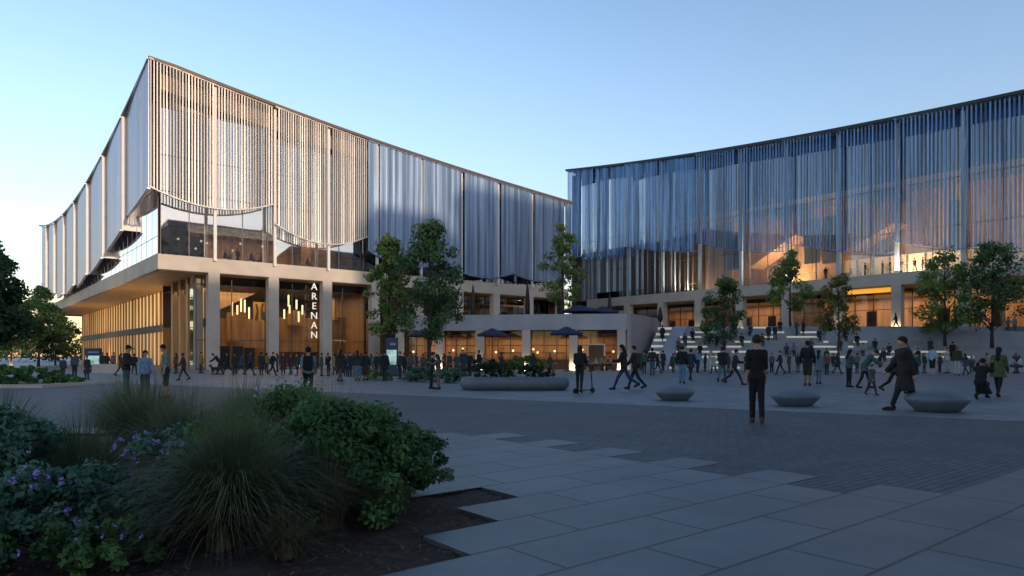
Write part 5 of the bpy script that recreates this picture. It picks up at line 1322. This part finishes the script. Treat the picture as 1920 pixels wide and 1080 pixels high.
# people on the steps
def onstep(label, px, k, pose, face, top, bottom, **kw):
    zz = stz(k) if k >= 0 else 0; yy = Y0+TRD*k+.42
    if pose == 'sit': yy += .02; zz -= .12
    P_(label, px, 0, 0, pose, face, top, bottom, d=yy, z=zz, hm=kw.pop('hm', 1.72), **kw)
x, y = at(1242, 73.2)
P_('person in dark coat climbing the narrow lit stair', 1242, 0, 0, 'walk', 170, ('coat', '#1e2124'), ('slim', '#22262b'), d=73.1, z=.33*9, hm=1.75)
onstep('person in purple grey sitting at the left of the seating steps', 1284, 4, 'sit', 10, ('jacket', '#3d3c55'), ('trousers', '#3d4356'))
onstep('person in white top sitting low on the left of the steps', 1281, 1, 'sit', -10, ('tee', '#a9adb5'), ('trousers', '#4a5060'))
onstep('dark figure sitting halfway up the steps by the dark tree', 1390, 4, 'sit', 15, ('jacket', '#2b2f33'), ('trousers', '#2b3038'))
onstep('person in grey sitting at the top left of the steps', 1325, 6, 'sit', 0, ('hoodie', '#595a60'), ('trousers', '#33373f'))
onstep('person in dark green climbing the steps above the man in black', 1441, 5, 'walk', 175, ('parka', '#22302b'), ('slim', '#24282d'))
onstep('person in navy climbing the steps right of the one in dark green', 1453, 5, 'walk2', 170, ('jacket', '#22304a'), ('slim', '#222b3b'))
onstep('person in slate blue on the upper steps below the rounded tree', 1494, 6, 'stand', -50, ('jacket', '#414e5e'), ('trousers', '#3d4857'))
onstep('person in dark navy upright on the upper steps below the rounded tree', 1506, 6, 'stand2', 120, ('coat', '#1c2236'), ('slim', '#20263a'))
onstep('dark figure sitting right of the thin tree trunk', 1584, 5, 'sit', 20, ('jacket', '#24282e'), ('trousers', '#2b2f36'))
onstep('person in white shoes sitting below the terrace wall', 1640, 3, 'sit', 10, ('jacket', '#2b2d33'), ('trousers', '#343a44'))
onstep('person in plum sitting beside the one below the terrace wall', 1668, 2, 'sit', -15, ('hoodie', '#3a3442'), ('trousers', '#2d313a'))
onstep('tall dark figure standing on the steps behind the olive couple', 1786, 1, 'stand', 170, ('coat', '#16181d'), ('trousers', '#191c22'), hm=1.9)
onstep('pair of seated figures in grey, left one, mid steps', 1475, 2, 'sit', 0, ('jacket', '#4a505a'), ('trousers', '#333945'))
onstep('pair of seated figures in grey, right one in a pale top, mid steps', 1488, 2, 'sit', 10, ('tee', '#767d88'), ('trousers', '#2b303b'))
onstep('person in rust top sitting at the bottom left of the steps', 1262, 0, 'sit', 0, ('tee', '#6b5048'), ('trousers', '#4d4743'))
onstep('person in teal sitting on the first step behind the man in olive shorts', 1550, 1, 'sit', -5, ('jacket', '#34484d'), ('trousers', '#2b333c'))
onstep('person in maroon sitting on the first step behind the pale grey coat', 1562, 0, 'sit', 10, ('jacket', '#4a303c'), ('trousers', '#2b303b'))
# guests at the cafe tables
for i, (px, d_, pz, fc, tc_, lb_) in enumerate(((1100, 65.4, 'sit', 90, '#3a4a66', 'guest in blue at the cafe table behind the scooter'), (1119, 65.8, 'sit', -80, '#b0a89c', 'guest in white at the cafe table right of the scooter'),
        (1127, 67.8, 'sit', 20, '#77706c', 'guest in grey with lit face right of the guest in white'), (1136, 66.3, 'sit', -60, '#8a7b2e', 'guest in yellow at the last cafe table'),
        (1146, 67, 'sit', -90, '#8d5a44', 'guest in terracotta by the last restaurant column'), (934, 66.4, 'sit', 60, '#9aa13c', 'guest in lime top behind the planter bench'), (966, 66.6, 'sit', -60, '#2b2b2d', 'guest in black behind the planter bench'))):
    P_(lb_, px, 0, 0, pz, fc, ('tee', tc_), ('trousers', '#2f3238'), d=d_, hm=1.72)
# guests in the upper foyer
for i, (px, t_, pz, fc, tc_, lb_) in enumerate(((322, 2.6, 'sit', 60, '#b08d78', 'guest in pale pink by the corner of the upper foyer'), (333, 2.8, 'stand', -50, '#8b6a58', 'guest in tan at the corner of the upper foyer'), (352, 2.4, 'sit', 20, '#9a4a38', 'guest in red left of the first white post'),
        (372, 2.8, 'stand', 80, '#2a2422', 'guest in brown just left of the first white post'), (384, 3.2, 'sit', -80, '#3a302c', 'seated guest beside the first white post'), (421, 2.6, 'sit', 70, '#1f1e20', 'dark seated guest right of the first white post'),
        (432, 2.7, 'stand', -60, '#c9b9a4', 'guest in white shirt in the middle of the upper foyer'), (446, 3.4, 'stand', 30, '#241f1f', 'dark standing guest in the middle of the upper foyer'), (470, 2.4, 'sit', 60, '#1b1d24', 'dark seated guest left of the second white post'),
        (491, 2.6, 'sit', -70, '#7d4f3d', 'guest in rust by the second white post'), (575, 2.5, 'sit', 70, '#1e1c1e', 'left guest of the dark pair right of the second white post'), (594, 2.5, 'stand', -60, '#232022', 'right guest of the dark pair right of the second white post'))):
    s_ = s_at(px, t_); x, y = lb(s_, t_)
    P_(lb_, px, 0, 0, pz, fc, ('jacket', tc_), ('trousers', '#2b2726'), d=y, z=ST+.02, hm=1.72)
for i, px in enumerate((334, 367, 377, 388, 436, 451, 492)):
    s_ = s_at(px, 3.0); x, y, z = lb(s_, 3.0, zl((448, 466, 452, 456, 470, 457, 462)[i], s_, 3.0))
    o = thing('pendant_lamp', 'tiny warm globe lamp hanging over the guests in the upper foyer', 'lamp', (x, y, z), 0, 'globe lamps in the upper foyer')
    MB().lathe([(0, -.13), (.09, -.1), (.13, 0), (.09, .1), (0, .13)], (0, 0, 0), 12).build('globe', M['lamp'], o, True, world=False)
    MB().tube([(0, 0, .13), (0, 0, 17.5-z)], .01, 4).build('cord', M['black'], o, world=False)
# kick scooter
ro = rider
sx, sy = at(1093, ro.location.y-.12)
sc_ = thing('kick_scooter', 'dark kick scooter under the hand of the person in the hoodie', 'scooter', (sx, sy, 0), R(35))
MB().box(-.34, .36, -.07, .07, .10, .135).build('deck', M['black'], sc_, world=False)
MB().tube([(.36, 0, .12), (.47, 0, .14), (.43, 0, .6), (.36, 0, 1.02)], [.025, .028, .022, .02], 8).build('stem', M['black'], sc_, world=False)
MB().tube([(.36, -.24, 1.03), (.36, .24, 1.03)], .016, 8).build('handlebar', M['black'], sc_, world=False)
for wx in (-.38, .48):
    wv = MB(); n = 18
    vs = []
    for yy in (-.025, .025): vs += [(wx+.1*math.cos(2*math.pi*k/n), yy, .1+.1*math.sin(2*math.pi*k/n)) for k in range(n)]
    wv.add(vs, [tuple(range(n-1, -1, -1)), tuple(range(n, 2*n))]+[(k, (k+1) % n, n+(k+1) % n, n+k) for k in range(n)])
    wv.build('wheel', M['black'], sc_, world=False)
# dog by the corner column
class Dog: pass
def dogf(P):
    b = [cap(P, (-.28, 0, .46), (.2, 0, .48), .11, .13), cap(P, (.24, 0, .5), (.38, 0, .68), .08, .065), cap(P, (.38, 0, .7), (.54, 0, .66), .07, .035), cap(P, (-.36, 0, .5), (-.5, 0, .66), .03, .015)]
    for x, s in ((.2, 1), (-.3, 1), (.2, -1), (-.3, -1)):
        kx = -.06 if x < 0 else .02
        b += [cap(P, (x, .07*s, .44), (x+kx*-1, .075*s, .26), .06, .035), cap(P, (x-kx, .075*s, .26), (x+kx, .075*s, .03), .03, .022), cap(P, (x+kx, .075*s, .03), (x+kx+.05, .075*s, .025), .025, .022)]
    for s in (1, -1): b.append(cap(P, (.36, .045*s, .76), (.34, .06*s, .83), .022, .01))
    return np.maximum(smin(b, .03), .004-P[..., 2])
V, Q = surface_net(dogf, (-.6, -.22, -.03), (.65, .22, .92), .022)
dm = np_mesh('dog', V, Q); dm.polygons.foreach_set('use_smooth', [True]*len(dm.polygons)); dm.materials.append(cloth('#1c1a19'))
dg = bpy.data.objects.new('dog', dm); COL.objects.link(dg); dx, dy = at(403, 51.6); dg.location = (dx, dy, 0); dg.rotation_euler = (0, 0, R(165))
tag(dg, 'black dog standing beside the bending person near the corner column', 'dog')

# ------------------------------------------------------------------ the farther crowd: small figures told apart by colour and place
CROWD = [
 ('in front of the timber facade at the left', 52, [(140, 'grey', '#4a4e55', 'stand'), (226, 'brown', '#4a3a30', 'walk'), (252, 'black', '#1c1d20', 'walk2'), (330, 'rust', '#6b4334', 'stand2')]),
 ('before the atrium glass between the beige columns', 58, [(440, 'charcoal', '#27282b', 'stand'), (452, 'slate blue', '#3a4657', 'walk'), (500, 'camel', '#7a6247', 'stand2'), (520, 'grey', '#53565c', 'hands_front'), (545, 'wine red', '#4d2630', 'walk'), (568, 'black', '#191a1d', 'pockets'), (592, 'teal', '#2c4a4c', 'stand'), (628, 'beige', '#8a7a66', 'walk2')]),
 ('in the crowd left of the lit totem', 56, [(648, 'grey', '#4d5157', 'stand2'), (664, 'black', '#1b1c1f', 'stand'), (677, 'brown', '#453730', 'hands_front'), (696, 'steel blue', '#3d5064', 'walk'), (706, 'charcoal', '#292b2e', 'pockets'), (714, 'olive', '#45452f', 'stand')]),
 ('before the restaurant right of the lit totem', 58, [(758, 'black', '#1c1d20', 'stand'), (781, 'navy', '#212b3f', 'stand2'), (793, 'grey', '#52555b', 'walk'), (832, 'rust', '#69402f', 'stand'), (856, 'teal', '#29484a', 'hands_front'), (908, 'beige', '#84755f', 'walk2'), (940, 'plum', '#3f2d3f', 'stand'), (1000, 'charcoal', '#2a2b2e', 'pockets'), (1032, 'olive', '#3f402c', 'walk')]),
 ('at the foot of the seating steps', 60, [(1192, 'grey', '#55585e', 'stand'), (1233, 'black', '#1b1c1f', 'walk'), (1262, 'teal', '#2d4a4d', 'stand2'), (1322, 'navy', '#222d44', 'pockets'), (1338, 'cream', '#a59c8a', 'walk2'), (1366, 'brown', '#4a3a31', 'stand'), (1398, 'plum', '#41303f', 'hands_front'), (1432, 'steel blue', '#42586f', 'walk'), (1480, 'olive', '#44452f', 'stand'), (1496, 'charcoal', '#28292c', 'stand2')]),
 ('by the grey stone plinth at the right', 58, [(1550, 'rust', '#6a4334', 'stand'), (1570, 'navy', '#212b3f', 'walk'), (1607, 'grey', '#5b5e64', 'hands_front'), (1650, 'black', '#1a1b1e', 'stand2'), (1720, 'teal', '#2f4d4f', 'walk'), (1733, 'charcoal', '#2a2b2f', 'stand'), (1762, 'wine red', '#50303a', 'pockets'), (1810, 'slate blue', '#3b4a5e', 'walk2'), (1850, 'beige', '#8c7f6b', 'stand'), (1905, 'brown', '#4b3b31', 'stand2')]),
]
for place, d_, lst in CROWD:
    for i, (px, cn, ch, po) in enumerate(lst):
        dd = d_+(i*37 % 7)*1.7-7
        P_('small far figure in a %s %s %s' % (cn, ('jacket', 'coat', 'top')[i % 3], place), px, 0, 0, po, (i*83) % 360, (('jacket', 'parka', 'hoodie')[i % 3], ch), (('trousers', 'slim')[i % 2], ('#23282f', '#2f3a48', '#3a3a3c')[i % 3]), ('short_hair', 'long_hair')[i % 2], d=dd, hm=1.62+.04*((i*5) % 5))
SEATED = [(1271, 3, 'grey'), (1298, 5, 'navy'), (1312, 2, 'black'), (1345, 4, 'brown'), (1408, 6, 'teal'), (1420, 2, 'white'), (1428, 4, 'rust'), (1462, 7, 'black'), (1520, 3, 'grey'), (1535, 5, 'navy'), (1548, 7, 'plum'), (1575, 3, 'olive'), (1606, 4, 'black'), (1618, 2, 'cream'), (1656, 1, 'navy'), (1702, 2, 'grey'), (1722, 1, 'black'), (1745, 3, 'teal')]
HEXC = {'grey': '#565a60', 'navy': '#222d44', 'black': '#1b1c1f', 'brown': '#4a3a31', 'teal': '#2d4a4d', 'white': '#a9adb2', 'rust': '#6a4334', 'plum': '#41303f', 'olive': '#44452f', 'cream': '#a59c8a'}
ORD = ('bottom', 'second', 'third', 'fourth', 'fifth', 'sixth', 'seventh', 'eighth')
for px, k, cn in SEATED:
    sd_ = 'left of the dark tree' if px < 1350 else 'behind the man in black' if px < 1470 else 'behind the thin tree trunk' if px < 1610 else 'below the terrace wall'
    onstep('figure in %s sitting on the %s step %s' % (cn, ORD[k], sd_), px, k, 'sit', (px*7) % 50-25, ('jacket', HEXC[cn]), ('trousers', '#2d323a'))

for i, (px, po, hx, lb_) in enumerate(((1548, 'stand', '#17181b', 'silhouette alone at the left end of the lit gallery'), (1622, 'stand2', '#1d1b1e', 'silhouette on the gallery between the seated pair and the talking pair'), (1690, 'hands_front', '#15161a', 'silhouette on the gallery right of the talking pair by the white post'), (1715, 'walk', '#201d1c', 'silhouette walking on the gallery right of the white post'), (1730, 'stand', '#16171b', 'silhouette at the gallery rail above the terrace tree'))):
    a_ = a_at(px, 1.0); x, y = rb(a_, 1.0)
    P_(lb_, px, 0, 0, po, (i*70) % 360, ('jacket', hx), ('trousers', '#17181b'), d=y, z=11.42, hm=1.74)
